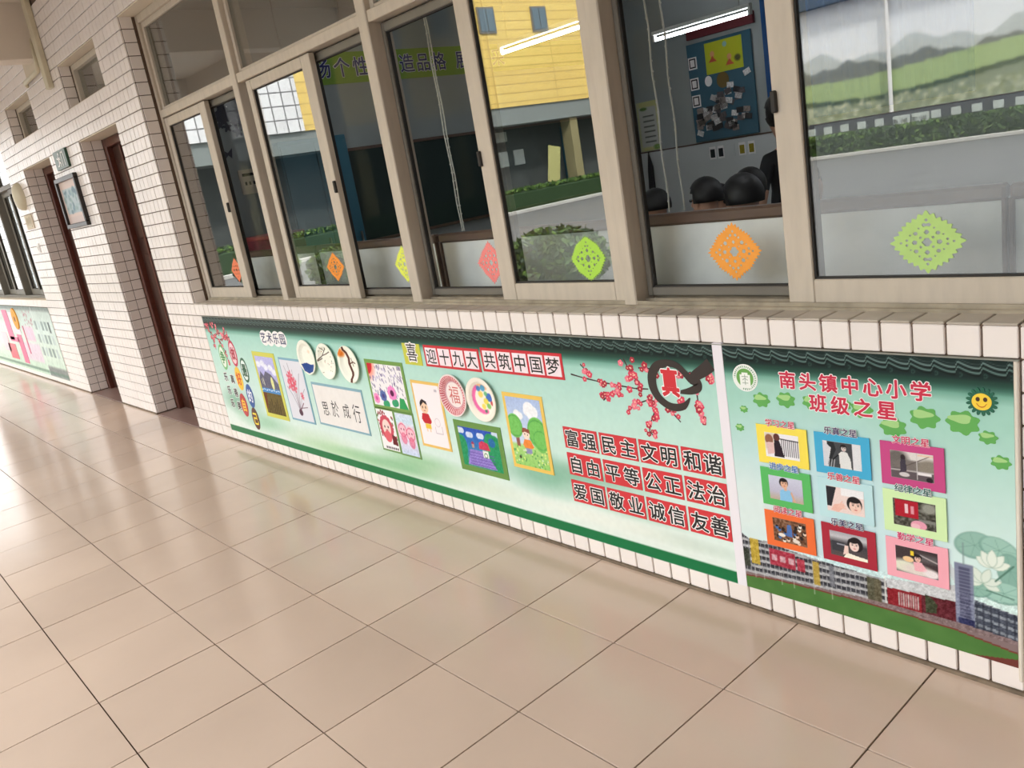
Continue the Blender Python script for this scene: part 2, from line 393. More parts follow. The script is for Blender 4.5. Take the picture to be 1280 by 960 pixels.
# ---------------------------------------------------------------- floor
floor = thing('floor', 'corridor floor of large glossy beige square tiles with dark joints', 'floor', (0, 0, 0), kind='structure')
MB().box(WL, 2.6, -2.46, .245, -.12, -.005).build('floor_bed', M_FJOINT, floor)
ys = [-.004, -.393] + [-.393 - .4 * k for k in range(1, 6)]
def ftile(dx, dy): return MB().box(-dx / 2 + .0022, dx / 2 - .0022, -dy / 2 + .0022, dy / 2 - .0022, -.008, 0, .0004).mesh('tile', M_FLOOR)
fm = {}
for j in range(6):
    ya, yb = ys[j + 1], ys[j]; d = round(yb - ya, 4); fm.setdefault(d, ftile(.4, d))
    for i in range(42):
        xa = 1.6 - .4 * i
        inst('tile', fm[d], floor, (xa - .2, (ya + yb) / 2, random.uniform(-.0005, .0003)), (random.uniform(-.0012, .0012), random.uniform(-.0012, .0012), 0))
b = MB()
for h in (DOORA, DOORB): b.box(h[0], h[1], .0, .3, -.008, .003, .001)
b.build('threshold', M_THRESH, floor)
MB().box(WL, 2.6, -2.50, -2.397, -.16, .002, .004).build('floor_kerb', M_THRESH, floor)
tag(MB().box(WL, DOORB[0], -.008, .002, 0, .011).box(DOORB[1], DOORA[0], -.008, .002, 0, .011).box(DOORA[1], WR, -.010, .002, 0, .010)
    .build('baseboard_front', mat('grimy_mortar_fillet', (128, 112, 94), rough=.9, noise=.35, nscale=25, bump=.6)), 'rough grey mortar line where tiled wall meets the floor', 'skirting', kind='structure')

# ---------------------------------------------------------------- ceiling, beam, cable ducts
ceil = thing('ceiling', 'cream painted corridor ceiling with cross beams', 'ceiling', (0, 0, 0), kind='structure')
MB().box(WL, 2.6, -2.6, .24, HT, HT + .2).build('ceiling_slab', M_CEIL, ceil)
for x in (-10.62, -6.72, -2.82, 1.08):
    MB().box(x, x + .20, -2.5, 0 if x > -6 or x < -7 else -.012, 2.845, HT + .01, .004).build('beam', M_CEIL, ceil)
MB().box(WL, 2.6, -2.62, -2.44, 3.05, HT + .2, .006).build('edge_beam', M_CEIL, ceil)
MB().box(-7.0, -6.47, -.014, -.001, 2.775, HT).build('plaster_patch', M_PLASTER, ceil)
tag(MB().box(-6.425, -6.33, -.045, -.006, 2.60, HT - .01, .004).build('cable_duct', M_DUCT), 'vertical cream cable duct running down beside the ceiling beam', 'cable duct')
tag(MB().tube([(-6.56, -.03, HT - .01), (-6.52, -.03, 2.80), (-6.56, -.03, 2.765), (-7.02, -.03, 2.755), (-7.04, -.01, 2.735)], .018, 10).build('conduit_pipe', M_DUCT, smooth=True),
    'cream conduit pipe bending along the plaster patch under the beam', 'pipe')

# ---------------------------------------------------------------- windows
def sash(parent, xa, xb, za, zb, y, wl, wr, wb, wt, glass, fm_, thick=.03):
    s = bpy.data.objects.new('sash', None); link(s, parent)
    b = MB(); b.box(xa, xa + wl, y, y + thick, za, zb, .003); b.box(xb - wr, xb, y, y + thick, za, zb, .003)
    b.build('stile', fm_, s)
    b = MB(); b.box(xa + wl, xb - wr, y + .001, y + thick - .001, za, za + wb, .003); b.box(xa + wl, xb - wr, y + .001, y + thick - .001, zb - wt, zb, .003)
    b.build('rail', fm_, s)
    g = y + thick * .55; r = .005
    b = MB(); X, Y2, Z, W = xa + wl, xb - wr, za + wb, zb - wt
    for q in ((X, X + r, Z, W), (Y2 - r, Y2, Z, W), (X, Y2, Z, Z + r), (X, Y2, W - r, W)): b.box(q[0], q[1], g - .008, g + .008, q[2], q[3])
    b.build('glazing_bead', M_RUB, s)
    MB().box(xa + wl, xb - wr, g - .0015, g + .0015, za + wb, zb - wt).build('pane', glass, s)
    return s
win = thing('window_1', 'long aluminium classroom window with sliding sashes and fixed upper lights', 'window', (0, 0, 0), kind='structure')
FY = .088; ZB, ZT = WIN1[2] + .002, WIN1[3] - .008
MUL = [(-4.667, -4.632), (-3.532, -3.470), (-2.247, -2.177), (-1.003, -.950), (.255, .315), (1.46, 1.525)]
b = MB(); b.box(-4.664, -4.632, FY + .01, .21, ZB, ZT, .003); b.box(1.49, 1.523, FY + .01, .21, ZB, ZT, .003); b.box(-4.632, 1.49, FY + .01, .21, ZT - .045, ZT, .003)
b.build('outer_frame', M_ALU, win)
for z0_, z1_, y0_, y1_ in ((ZB, ZB + .012, FY - .004, .215), (ZB + .012, ZB + .022, FY + .012, FY + .016), (ZB + .012, ZB + .02, .137, .141), (ZB + .012, ZB + .028, .185, .21)):
    pass
b = MB(); b.box(-4.632, 1.49, FY - .006, .215, ZB, ZB + .011, .002); b.box(-4.632, 1.49, FY + .004, FY + .010, ZB + .011, ZB + .022)
b.box(-4.632, 1.49, .136, .141, ZB + .011, ZB + .022); b.box(-4.632, 1.49, .180, .186, ZB + .011, ZB + .024)
b.build('sill_track', mat('grimy_track_aluminium', (166, 154, 134), rough=.55, noise=.3, nscale=16), win)
for a, c in MUL[1:-1]:
    MB().box(a, c, FY, .205, ZB + .006, ZT - .04, .004).build('mullion', M_ALU, win)
for k in range(5):
    a, c = MUL[k][1], MUL[k + 1][0]
    MB().box(a, c, FY + .006, .20, 2.106, 2.152, .003).build('transom', M_ALU, win)
    # fixed upper light
    s = bpy.data.objects.new('upper_light', None); link(s, win)
    b = MB(); b.box(a, a + .03, .115, .145, 2.152, ZT - .045, .002); b.box(c - .03, c, .115, .145, 2.152, ZT - .045, .002)
    b.box(a + .03, c - .03, .116, .144, 2.152, 2.17, .002); b.box(a + .03, c - .03, .116, .144, ZT - .075, ZT - .045, .002); b.build('bead_frame', M_ALU, s)
    MB().box(a + .03, c - .03, .129, .132, 2.17, ZT - .075).build('pane', G_UP, s)
ZS0, ZS1 = .957, 2.100; OY, IY = .103, .148
for (xa, xb, wl, wr) in ((-4.628, -3.972, .05, .09), (-3.400, -2.714, .052, .085), (-1.640, -1.005, .080, .046), (-.405, .250, .078, .05), (.85, 1.488, .08, .05)):
    sash(win, xa, xb, ZS0, ZS1, OY, wl, wr, .066, .05, G_OUT, M_ALU)
for (xa, xb, wl, wr) in ((-4.06, -3.535, .04, .02), (-2.80, -2.25, .04, .02), (-2.175, -1.56, .02, .04), (-.948, -.33, .02, .04), (.317, .93, .04, .04)):
    sash(win, xa, xb, ZS0 + .01, ZS1, IY, wl, wr, .028, .035, G_IN, M_ALUD, .028)
lk = MB().box(-.008, .008, -.010, .004, -.028, .028, .003).mesh('latch', M_RUB)
for x, z in ((-2.722, 1.5), (-1.632, 1.5), (-3.98, 1.5), (-.397, 1.5)): inst('latch', lk, win, (x, OY - .002, z))

w2 = thing('window_2', 'grey framed sliding window of the far left classroom', 'window', (0, 0, 0), kind='structure')
xa, xb = WIN2[0], WIN2[1]
MB().box(xa, xb, .07, .2, ZB, ZB + .03, .003).box(xa, xb, .07, .2, ZT - .04, ZT, .003).box(xb - .05, xb, .07, .2, ZB, ZT, .003).build('outer_frame', M_ALUD, w2)
MB().box(xa, xb, .07, .2, 2.106, 2.152, .003).build('transom', M_ALUD, w2)
n2 = 4
for k in range(n2 + 1):
    x = xb - .05 - 1.24 * k
    if k: MB().box(x - .06, x, .07, .2, ZB + .03, ZT - .04, .003).build('mullion', M_ALUD, w2)
    sash(w2, x - .62, x - .002, ZB + .03, 2.106, .09, .05, .04, .06, .05, G_OUT, M_ALUD)
    sash(w2, x - 1.17, x - .60, ZB + .03, 2.106, .13, .05, .04, .06, .05, G_OUT, M_ALUD)
    MB().box(x - 1.17, x - .004, .129, .132, 2.15, ZT - .04).build('pane', G_UP, w2)
for n, h, lb in ((3, VENTA, 'small square clerestory window above the nearer doorway'), (4, VENTB, 'small square clerestory window above the farther doorway')):
    v = thing('window_%d' % n, lb, 'window', (0, 0, 0), kind='structure')
    b = MB(); b.box(h[0] + .006, h[0] + .05, .085, .15, h[2], h[3] - .01, .003); b.box(h[1] - .05, h[1] - .006, .085, .15, h[2], h[3] - .01, .003)
    b.box(h[0] + .05, h[1] - .05, .085, .15, h[2], h[2] + .03, .003); b.box(h[0] + .05, h[1] - .05, .085, .15, h[3] - .05, h[3] - .01, .003); b.build('window_frame', M_ALU, v)
    MB().box(h[0] + .05, h[1] - .05, .118, .121, h[2] + .03, h[3] - .05).build('pane', G_UP, v)
    MB().box(h[0], h[1], .0, .2, h[2] - .002, h[2] + .002).build('window_sill', M_PLASTER, v)

# ---------------------------------------------------------------- doors
for n, h, lb in ((1, DOORA, 'dark brown wooden classroom door nearest the big window'), (2, DOORB, 'dark brown wooden door in the farther doorway')):
    d = thing('door_%d' % n, lb, 'door', (h[0], .2, 0), kind='structure')
    x0_, x1_ = h[0] + .006 - h[0], h[1] - h[0] - .006; zt = h[3] - .012; Y = -.2
    MB().box(x0_, x0_ + .06, .16 + Y, .235 + Y, .003, zt, .004).box(x1_ - .06, x1_, .16 + Y, .235 + Y, .003, zt, .004).build('jamb', M_DOORL, d)
    MB().box(x0_, x1_, .158 + Y, .235 + Y, zt - .06, zt, .004).build('lintel', M_DOORL, d)
    lf = MB().box(x0_ + .06, x1_ - .06, .20 + Y, .238 + Y, .006, zt - .06, .003).build('leaf', M_DOOR, d)
    for z0_, z1_ in ((.12, .62), (.74, 1.28), (1.4, 1.98)):
        for xa, xb in ((x0_ + .15, x0_ + .43), (x0_ + .50, x1_ - .14)):
            b = MB(); b.box(xa, xb, .190 + Y, .2005 + Y, z0_, z1_, .006); b.build('panel', M_DOOR, lf)
    MB().tube([(x1_ - .11, .20 + Y, 1.02), (x1_ - .11, .155 + Y, 1.02), (x1_ - .20, .155 + Y, 1.02)], .009, 8).build('handle', M_METAL, lf, smooth=True)
    MB().box(x0_ + .26, x0_ + .29, .186 + Y, .2 + Y, .01, zt - .07, .002).build('cover_strip', M_DOORL, lf)

# ---------------------------------------------------------------- posters on the wall
PY = -.0085
def roof_print(c, pitch=.0505, z1=.858, top=(30, 44, 42)):
    c.rect(c.x0 - 1, c.x1 + 1, z1 - .084, z1 + .02, (70, 128, 108), soft=.05); c.rect(c.x0 - 1, c.x1 + 1, z1 - .072, z1 + .02, (38, 70, 60), soft=.028)
    c.rect(c.x0 - 1, c.x1 + 1, z1 - .050, z1 + .02, (24, 40, 38), soft=.012)
    u = ((c.X - c.x0) / pitch) % 1.0
    for dz, wd, col in ((-.006, .0020, (60, 78, 76)), (-.0145, .0040, (116, 140, 136)), (-.0205, .0024, (10, 18, 18)), (-.0265, .0038, (104, 132, 126)), (-.033, .0034, (10, 20, 20))):
        zz = z1 + dz + .0055 - .013 * np.sin(np.pi * .62 * np.clip(u / .92, 0, 1)) ** 1.0 + .012 * np.clip((u - .86) / .10, 0, 1)
        m = np.clip((wd / 2 - np.abs(c.Z - zz)) / c.px + .5, 0, 1); c.mix(m, col)
    d = np.hypot((u - .06) * pitch, c.Z - (z1 - .040)); c.mix(np.clip((.0055 - d) / c.px + .5, 0, 1), (46, 74, 68)); c.mix(np.clip((.0025 - d) / c.px + .5, 0, 1), (20, 36, 34))
def backdrop(c, stripe=True):
    c.vgrad([(.06, (232, 238, 230)), (.16, (228, 240, 232)), (.30, (214, 235, 226)), (.48, (202, 232, 220)), (.66, (186, 224, 212)), (.78, (166, 214, 200)), (.86, (156, 206, 190))])
LP = thing('display_poster', 'long green display poster under the window with painted roof tiles, drawings and red word cards', 'poster')
c = Canvas(*P1, .0033); backdrop(c)
for cx, cz, rx, rz, col, al in ((-4.27, .30, .22, .07, (120, 170, 140), .8), (-4.0, .20, .30, .05, (150, 200, 165), .7), (-3.3, .17, .35, .05, (196, 222, 190), .6), (-2.95, .14, .5, .035, (150, 200, 140), .5),
        (-2.30, .20, .30, .045, (140, 192, 140), .7), (-2.55, .155, .4, .03, (128, 186, 136), .6), (-1.45, .30, .20, .07, (120, 178, 148), .75), (-1.2, .33, .24, .035, (130, 178, 152), .6), (-1.0, .24, .22, .03, (150, 190, 165), .5), (-1.9, .17, .3, .04, (214, 226, 206), .6), (-.8, .17, .2, .02, (170, 196, 180), .5),
        (-1.15, .17, .4, .03, (236, 240, 230), .8), (-4.15, .40, .16, .16, (205, 226, 224), .7)):
    c.ell(cx, cz, rx, rz, col, soft=1.2, al=al)
c.speck(.02, 4); roof_print(c); c.rect(-5, 0, .074, .116, (24, 116, 68))
LPo = c.build('poster_sheet', PY, -.0066, M_PRINT, LP)

def leaf_shape(cx, cz, r, n=5, ph=0, k=.28):
    return [(cx + r * (1 + k * math.cos(n * t + ph)) * math.cos(t), cz + r * (1 + k * math.cos(n * t + ph)) * math.sin(t)) for t in [2 * math.pi * i / 40 for i in range(40)]]
M_B1 = mat('blossom_rose', (222, 60, 92), rough=.4); M_B2 = mat('blossom_pink', (240, 120, 140), rough=.4); M_B3 = mat('blossom_crimson', (176, 30, 58), rough=.4)
M_BR = mat('branch_ink', (58, 36, 38), rough=.4); M_YC = mat('stamen_yellow', (246, 196, 170), rough=.4)
def blossoms(parent, paths, n, r, y, wd=.006, seed=1):
    rr = random.Random(seed); bl = MB()
    for p in paths:
        br = MB()
        for (xa, za), (xb, zb) in zip(p[:-1], p[1:]):
            d = Vector((xb - xa, zb - za)); nn = Vector((-d.y, d.x)).normalized() * wd / 2
            br.add([(xa + nn.x, y - .0002, za + nn.y), (xa - nn.x, y - .0002, za - nn.y), (xb - nn.x * .7, y - .0002, zb - nn.y * .7), (xb + nn.x * .7, y - .0002, zb + nn.y * .7)], [(0, 1, 2, 3)])
        br.build('printed_branch', M_BR, parent)
    for p, cnt in zip(paths, n):
        L = len(p) - 1
        for _ in range(cnt):
            t = rr.random() * L; i = int(t); f = t - i; jx, jz = rr.gauss(0, r * .8), rr.gauss(0, r * .8)
            x = p[i][0] * (1 - f) + p[i + 1][0] * f + jx; z = p[i][1] * (1 - f) + p[i + 1][1] * f + jz; R = r * rr.uniform(.55, 1.15)
            if x > -.61 and parent is LP: x = -.61 - R
            bl.m = rr.choice((0, 0, 1, 2)); yy = y - .0004 - rr.random() * .0004; ph = rr.random() * 6
            for q in range(5):
                a = ph + q * 1.2566; px_, pz_ = x + R * .55 * math.cos(a), z + R * .55 * math.sin(a)
                bl.add([(px_ + R * .48 * math.cos(w_), yy - q * .00002, pz_ + R * .48 * math.sin(w_)) for w_ in [k * math.pi / 4 for k in range(8)]], [tuple(range(8))])
            bl.m = 3; bl.add([(x + R * .28 * math.cos(w_), yy - .0002, z + R * .28 * math.sin(w_)) for w_ in [k * math.pi / 3 for k in range(6)]], [tuple(range(6))]); bl.m = 0
    me = bl.mesh('printed_blossoms', [M_B1, M_B2, M_B3, M_YC]); tag(link(bpy.data.objects.new('printed_blossoms', me), parent), kind='stuff')
# plum branch at the right end of the long poster
blossoms(LP, [[(-1.211, .721), (-1.151, .712), (-1.076, .704), (-.992, .698), (-.917, .694), (-.864, .697)], [(-1.157, .761), (-1.136, .742), (-1.111, .72)], [(-1.071, .638), (-1.031, .668), (-.983, .69)],
              [(-.954, .794), (-.938, .761), (-.921, .732), (-.884, .706)], [(-.963, .613), (-.926, .639), (-.87, .66), (-.835, .657)], [(-.856, .655), (-.851, .619), (-.872, .582), (-.883, .551), (-.86, .528)], [(-.796, .644), (-.775, .624), (-.749, .598)],
              [(-.674, .698), (-.673, .668), (-.669, .632), (-.664, .60)], [(-.895, .766), (-.863, .768), (-.814, .761)], [(-.751, .754), (-.718, .752), (-.687, .768)], [(-.63, .755), (-.612, .753)], [(-.748, .676), (-.718, .651)]],
          [17, 7, 14, 18, 15, 17, 6, 16, 6, 8, 7, 4], .0115, PY, seed=3)
blossoms(LP, [[(-4.565, .80), (-4.50, .765), (-4.45, .725), (-4.38, .71)], [(-4.45, .73), (-4.36, .755), (-4.28, .745)], [(-4.36, .71), (-4.28, .722), (-4.20, .735)], [(-4.30, .72), (-4.26, .76), (-4.25, .79)],
              [(-4.5, .76), (-4.48, .70), (-4.47, .64)], [(-4.56, .8), (-4.5, .81), (-4.40, .79), (-4.35, .76)], [(-4.37, .70), (-4.33, .64), (-4.31, .55)]],
          [9, 11, 12, 6, 9, 14, 14], .0125, PY, wd=.010, seed=5)
# brush swirl round the red character
b = MB()
sw = [(-.701, .683), (-.727, .655), (-.762, .646), (-.795, .652), (-.827, .675), (-.843, .709), (-.840, .747), (-.816, .778), (-.774, .790), (-.737, .784), (-.711, .763), (-.691, .744), (-.668, .734), (-.671, .717), (-.701, .705), (-.737, .699)]
wds = [.004, .022, .026, .026, .029, .034, .035, .030, .024, .022, .022, .026, .032, .030, .022, .010]
def ribbon(b, pts, ws, y):
    # smooth the path by sampling a Catmull-Rom curve
    P_ = [Vector(p) for p in pts]; out = []
    for i in range(len(P_) - 1):
        p0, p1, p2, p3 = P_[max(i - 1, 0)], P_[i], P_[i + 1], P_[min(i + 2, len(P_) - 1)]
        for k in range(6):
            t = k / 6; out.append((.5 * ((2 * p1) + (-p0 + p2) * t + (2 * p0 - 5 * p1 + 4 * p2 - p3) * t * t + (-p0 + 3 * p1 - 3 * p2 + p3) * t ** 3), ws[i] * (1 - t) + ws[i + 1] * t))
    out.append((P_[-1], ws[-1])); L, R_ = [], []
    for i, (p, w_) in enumerate(out):
        d = (out[min(i + 1, len(out) - 1)][0] - out[max(i - 1, 0)][0]).normalized(); n = Vector((-d.y, d.x)) * w_ / 2
        L.append((p.x + n.x, y, p.y + n.y)); R_.append((p.x - n.x, y, p.y - n.y))
    n = len(L); b.add(L + R_, [(i, i + 1, n + i + 1, n + i) for i in range(n - 1)])
ribbon(b, sw, wds, PY - .0012)
ribbon(b, [(-.610, .797), (-.636, .778), (-.670, .758), (-.700, .738)], [.042, .040, .034, .022], PY - .0013)
b.build('brush_swirl', mat('brush_ink', (46, 36, 34), rough=.4), LP)
M_RED = mat('poster_red', (214, 44, 56), rough=.4)
lettering([('真', -.772, .728, .072, .098)], LP, 'lettering', M_INKW, PY - .0018, .075); lettering([('真', -.772, .728, .072, .098)], LP, 'lettering', M_RED, PY - .0021, .035)
# printed round badges reading 争做最好的自己
BAD = [('争', -4.388, .594, .050, .085, (120, 190, 120), (236, 244, 230), (60, 150, 70)), ('做', -4.208, .628, .052, .085, (206, 40, 80), (246, 210, 216), (180, 30, 60)),
       ('最', -4.093, .527, .050, .080, (30, 96, 62), (236, 244, 240), (30, 90, 60)), ('好', -4.214, .463, .050, .078, (250, 200, 60), (250, 200, 60), (220, 60, 40)),
       ('的', -4.108, .358, .050, .078, (34, 84, 160), (34, 84, 160), (240, 240, 250)), ('自', -4.243, .284, .050, .078, (190, 50, 60), (190, 50, 60), (250, 200, 60)),
       ('己', -4.112, .208, .048, .074, (92, 42, 32), (92, 42, 32), (250, 220, 60))]
for i, (ch, x, z, rx, rz, c1, c2, c3) in enumerate(BAD):
    MB().disc(x, z, rx, rz, PY - .0012, PY, 36).build('badge', mat('badge_rim_%d' % i, c1, rough=.4), LP)
    MB().disc(x, z, rx * .78, rz * .80, PY - .0016, PY, 36).build('badge_face', mat('badge_face_%d' % i, c2, rough=.4), LP)
    lettering([(ch, x, z, .07, .088)], LP, 'lettering', mat('badge_text_%d' % i, c3, rough=.4), PY - .002, .03)
for s_, z in (('乐真', .455), ('乐善', .365), ('乐美', .275)):
    lettering(words(s_, -4.425, z + .004, -4.325, z - .004, .066), LP, 'lettering', M_INKW, PY - .0008, .06)
    lettering(words(s_, -4.425, z + .004, -4.325, z - .004, .062), LP, 'lettering', M_INK, PY - .0012, .022)
# title 艺术乐园 on white bubbles
b = MB()
for ki, (x, z) in enumerate(((-3.69, .750), (-3.62, .750), (-3.53, .750), (-3.46, .750))): b.disc(x, z, .055, .046, PY - .0006 - ki * .0001, PY, 28)
b.build('title_cloud', M_INKW, LP)
lettering(words('艺术乐园', -3.70, .752, -3.455, .752, .066, .074), LP, 'lettering', mat('navy_ink', (40, 44, 96), rough=.5), PY - .0016, .012)

# ---------------------------------------------------------------- stuck on cards
def card(name, label, cat, x0, x1, z0, z1, rgb, group=None, y=PY, t=.0022, bev=.0006):
    o = thing(name, label, cat, ((x0 + x1) / 2, y, (z0 + z1) / 2), group)
    MB().box(x0 - (x0 + x1) / 2, x1 - (x0 + x1) / 2, -t, 0.0002, z0 - (z0 + z1) / 2, z1 - (z0 + z1) / 2, bev).build('card_board', mat('card_%d_%d_%d' % rgb, rgb, rough=.5), o)
    return o
def rel(o, ob):
    ob.location = (-o.location.x, -o.location.y, -o.location.z); return ob
VAL = ['富强', '民主', '文明', '和谐', '自由', '平等', '公正', '法治', '爱国', '敬业', '诚信', '友善']
CXS = [(-1.296, -1.128), (-1.117, -.947), (-.937, -.772), (-.762, -.602)]; CZS = [(.433, .516), (.327, .415), (.219, .307)]
PIN = ['wealth', 'people', 'culture', 'harmony']
ordr = ['leftmost', 'second from the left', 'third from the left', 'rightmost']
for i, wd in enumerate(VAL):
    cx, cz = CXS[i % 4], CZS[i // 4]
    o = card('word_card', 'small red card reading %s, %s in the %s row' % (wd, ordr[i % 4], ['top', 'middle', 'bottom'][i // 4]), 'word card', cx[0], cx[1], cz[0], cz[1], (214, 52, 60), 'red word cards in three rows')
    h = .069; xa, xb = cx[0] + .042, cx[1] - .042; zc = (cz[0] + cz[1]) / 2
    rel(o, lettering(words(wd, xa, zc, xb, zc, h, .071), o, 'lettering', M_INKW, PY - .0026, .065))
    rel(o, lettering(words(wd, xa, zc, xb, zc, h, .071), o, 'lettering', M_INK, PY - .0030, .018))
def slogan(x0, x1, z0, z1, txt, lab):
    o = card('slogan_card', lab, 'sign', x0, x1, z0, z1, (208, 44, 56), 'red slogan strips')
    n = len(txt); w_ = (x1 - x0 - .012) / n; b = MB()
    for i in range(n): b.box(x0 + .0125 + i * w_ + .0, x0 + .001 + (i + 1) * w_, PY - .0032, PY - .002, z0 + .011, z1 - .011)
    rel(o, b.build('white_square', mat('pinkish_white_card', (250, 232, 238), rough=.5), o))
    zc = (z0 + z1) / 2
    rel(o, lettering(words(txt, x0 + .006 + w_ / 2, zc, x1 - .006 - w_ / 2, zc, .069, .072), o, 'lettering', M_INK, PY - .0036, .010))
slogan(-2.095, -1.715, .690, .786, '迎十九大', 'shorter red strip of four white squares reading 迎十九大')
slogan(-1.702, -1.243, .696, .794, '共筑中国梦', 'longer red strip of five white squares reading 共筑中国梦')
o = card('slogan_card', 'olive yellow square card reading 喜 beside the red strips', 'sign', -2.258, -2.122, .689, .787, (204, 204, 70))
rel(o, lettering([('喜', -2.19, .748, .088, .092)], o, 'lettering', M_INKW, PY - .0026, .06)); rel(o, lettering([('喜', -2.19, .748, .084, .088)], o, 'lettering', M_INK, PY - .003, .005))
def drawing(label, x0, x1, z0, z1, frame, fw, paint, res=.0028, bg_=(245, 240, 242)):
    o = card('child_drawing', label, 'drawing', x0, x1, z0, z1, frame, "children's drawings on the long poster", t=.0030)
    c = Canvas(x0 + fw, x1 - fw, z0 + fw, z1 - fw, res, bg_); paint(c, c.x0, c.x1, c.z0, c.z1)
    rel(o, c.build('drawing_sheet', PY - .0036, PY - .003, M_PAPER, o)); return o
def p_mount(c, x0, x1, z0, z1):
    W, H = x1 - x0, z1 - z0; U = lambda u: x0 + u * W; V = lambda v: z0 + v * H
    c.vgrad([(z0, (110, 92, 50)), (V(.5), (112, 94, 52)), (V(.51), (178, 176, 222)), (z1, (190, 186, 232))])
    for u, v in ((.12, .86), (.35, .88), (.5, .82), (.75, .82), (.9, .75)): c.ell(U(u), V(v), .03, .02, (236, 236, 250), soft=.5)
    c.poly([(U(0), V(.5)), (U(.0), V(.6)), (U(.14), V(.74)), (U(.28), V(.66)), (U(.42), V(.75)), (U(.7), V(.70)), (U(1), V(.55)), (U(1), V(.45)), (U(0), V(.45))], (104, 102, 122))
    c.rect(U(0), U(1), V(.37), V(.45), (80, 140, 200)); 
    for k in range(8): c.line([(U(k / 8), V(.41 + .02 * (k % 2))), (U(k / 8 + .07), V(.42))], .006, (220, 236, 250))
    c.rect(U(0), U(1), V(0), V(.36), (108, 92, 50)); c.poly([(U(0), V(.36)), (U(.2), V(.36)), (U(.1), V(.1)), (U(0), V(.05))], (110, 60, 36))
    for k in range(7): c.line([(U(.15 + .1 * k), V(.02)), (U(.18 + .1 * k), V(.16 + .05 * (k % 3)))], .007, (62, 48, 28))
    c.ell(U(.68), V(.55), .018, .04, (226, 226, 160)); c.line([(U(.68), V(.52)), (U(.68), V(.43))], .005, (230, 230, 180)); c.line([(U(.2), V(.62)), (U(.22), V(.5))], .007, (226, 226, 200)); c.line([(U(.12), V(.6)), (U(.14), V(.52))], .005, (226, 226, 200))
    c.speck(.10, 2)
def p_orchid(c, x0, x1, z0, z1):
    W, H = x1 - x0, z1 - z0; U = lambda u: x0 + u * W; V = lambda v: z0 + v * H
    for k, (u, v) in enumerate(((.15, .9), (.35, .95), (.6, .7), (.8, .8), (.9, .55), (.1, .55), (.5, .85))):
        c.line([(U(.48), V(.14)), (U(.48 + (u - .48) * .5), V(.14 + (v - .14) * .65)), (U(u), V(v))], .004, (120, 110, 124) if k % 2 else (150, 130, 140), .8)
    for u, v, r in ((.3, .70, .03), (.4, .62, .034), (.28, .58, .03), (.45, .54, .026), (.36, .76, .024), (.5, .66, .022), (.72, .44, .016), (.74, .40, .014)):
        for q in range(5): c.ell(U(u) + r * .7 * math.cos(q * 1.26), V(v) + r * .7 * math.sin(q * 1.26), r * .5, r * .32, (226, 90, 110), rot=q * 1.26, al=.8)
    c.ell(U(.48), V(.13), .022, .02, (90, 60, 76)); c.line([(U(.48), V(.15)), (U(.7), V(.3))], .006, (110, 60, 80)); c.line([(U(.5), V(.2)), (U(.85), V(.24))], .004, (120, 90, 100))
def p_flower(c, x0, x1, z0, z1):
    W, H = x1 - x0, z1 - z0; U = lambda u: x0 + u * W; V = lambda v: z0 + v * H
    c.ell(U(0), V(1), .06, .075, (246, 150, 130), soft=.6); c.ell(U(-.02), V(1.02), .05, .06, (206, 36, 50))
    rr = random.Random(2)
    for _ in range(150):
        u, v = rr.random(), rr.uniform(.22, 1)
        if u < .2 and v > .75: continue
        c.line([(U(u), V(v)), (U(u + .012), V(v - .045))], .0035, rr.choice(((80, 60, 130), (150, 130, 190), (60, 50, 90))))
    for u, v, r, a_, b_ in ((.1, .16, .024, (244, 150, 200), (220, 90, 160)), (.32, .24, .026, (90, 110, 170), (70, 60, 130)), (.6, .34, .034, (240, 140, 200), (90, 20, 70))):
        for q in range(8): c.ell(U(u) + r * .7 * math.cos(q * .785), V(v) + r * .7 * math.sin(q * .785), r * .42, r * .42, a_)
        c.ell(U(u), V(v), r * .45, r * .45, b_)
    for u, v in ((.35, .04), (.62, .1)): c.ell(U(u), V(v), .022, .018, (60, 160, 110)); c.ell(U(u + .06), V(v + .02), .018, .018, (60, 160, 110))
    c.poly([(U(.74), V(.0)), (U(.8), V(.26)), (U(.92), V(.24)), (U(1), V(0))], (50, 160, 90)); c.rect(U(.88), U(.99), V(.9), V(.99), (120, 110, 140), .6)
def p_lion(c, x0, x1, z0, z1):
    W, H = x1 - x0, z1 - z0; U = lambda u: x0 + u * W; V = lambda v: z0 + v * H
    rr = random.Random(4)
    for _ in range(26):
        u, v = rr.choice((rr.uniform(.03, .2), rr.uniform(.8, .97))), rr.uniform(.3, .98); c.ell(U(u), V(v), .005, .006, rr.choice(((120, 60, 50), (90, 110, 70), (200, 60, 80))))
    for q in range(14): c.ell(U(.46) + .042 * math.cos(q * .45), V(.56) + .05 * math.sin(q * .45), .016, .016, (206, 80, 96))
    c.ell(U(.46), V(.56), .036, .042, (250, 214, 206)); c.ell(U(.36), V(.58), .005, .006, (60, 30, 40)); c.ell(U(.56), V(.58), .005, .006, (60, 30, 40)); c.line([(U(.4), V(.5)), (U(.52), V(.5))], .004, (150, 30, 50))
    c.ell(U(.46), V(.34), .03, .03, (226, 100, 110)); c.poly([(U(.66), V(.16)), (U(.72), V(.42)), (U(.94), V(.36)), (U(.98), V(.14))], (110, 36, 40))
    for k in range(7): c.rect(U(.2 + .11 * k), U(.27 + .11 * k), V(.03), V(.08), (50, 30, 40))
    for _ in range(8): c.ell(U(rr.uniform(.1, .7)), V(rr.uniform(.86, .98)), .006, .006, (150, 60, 60))
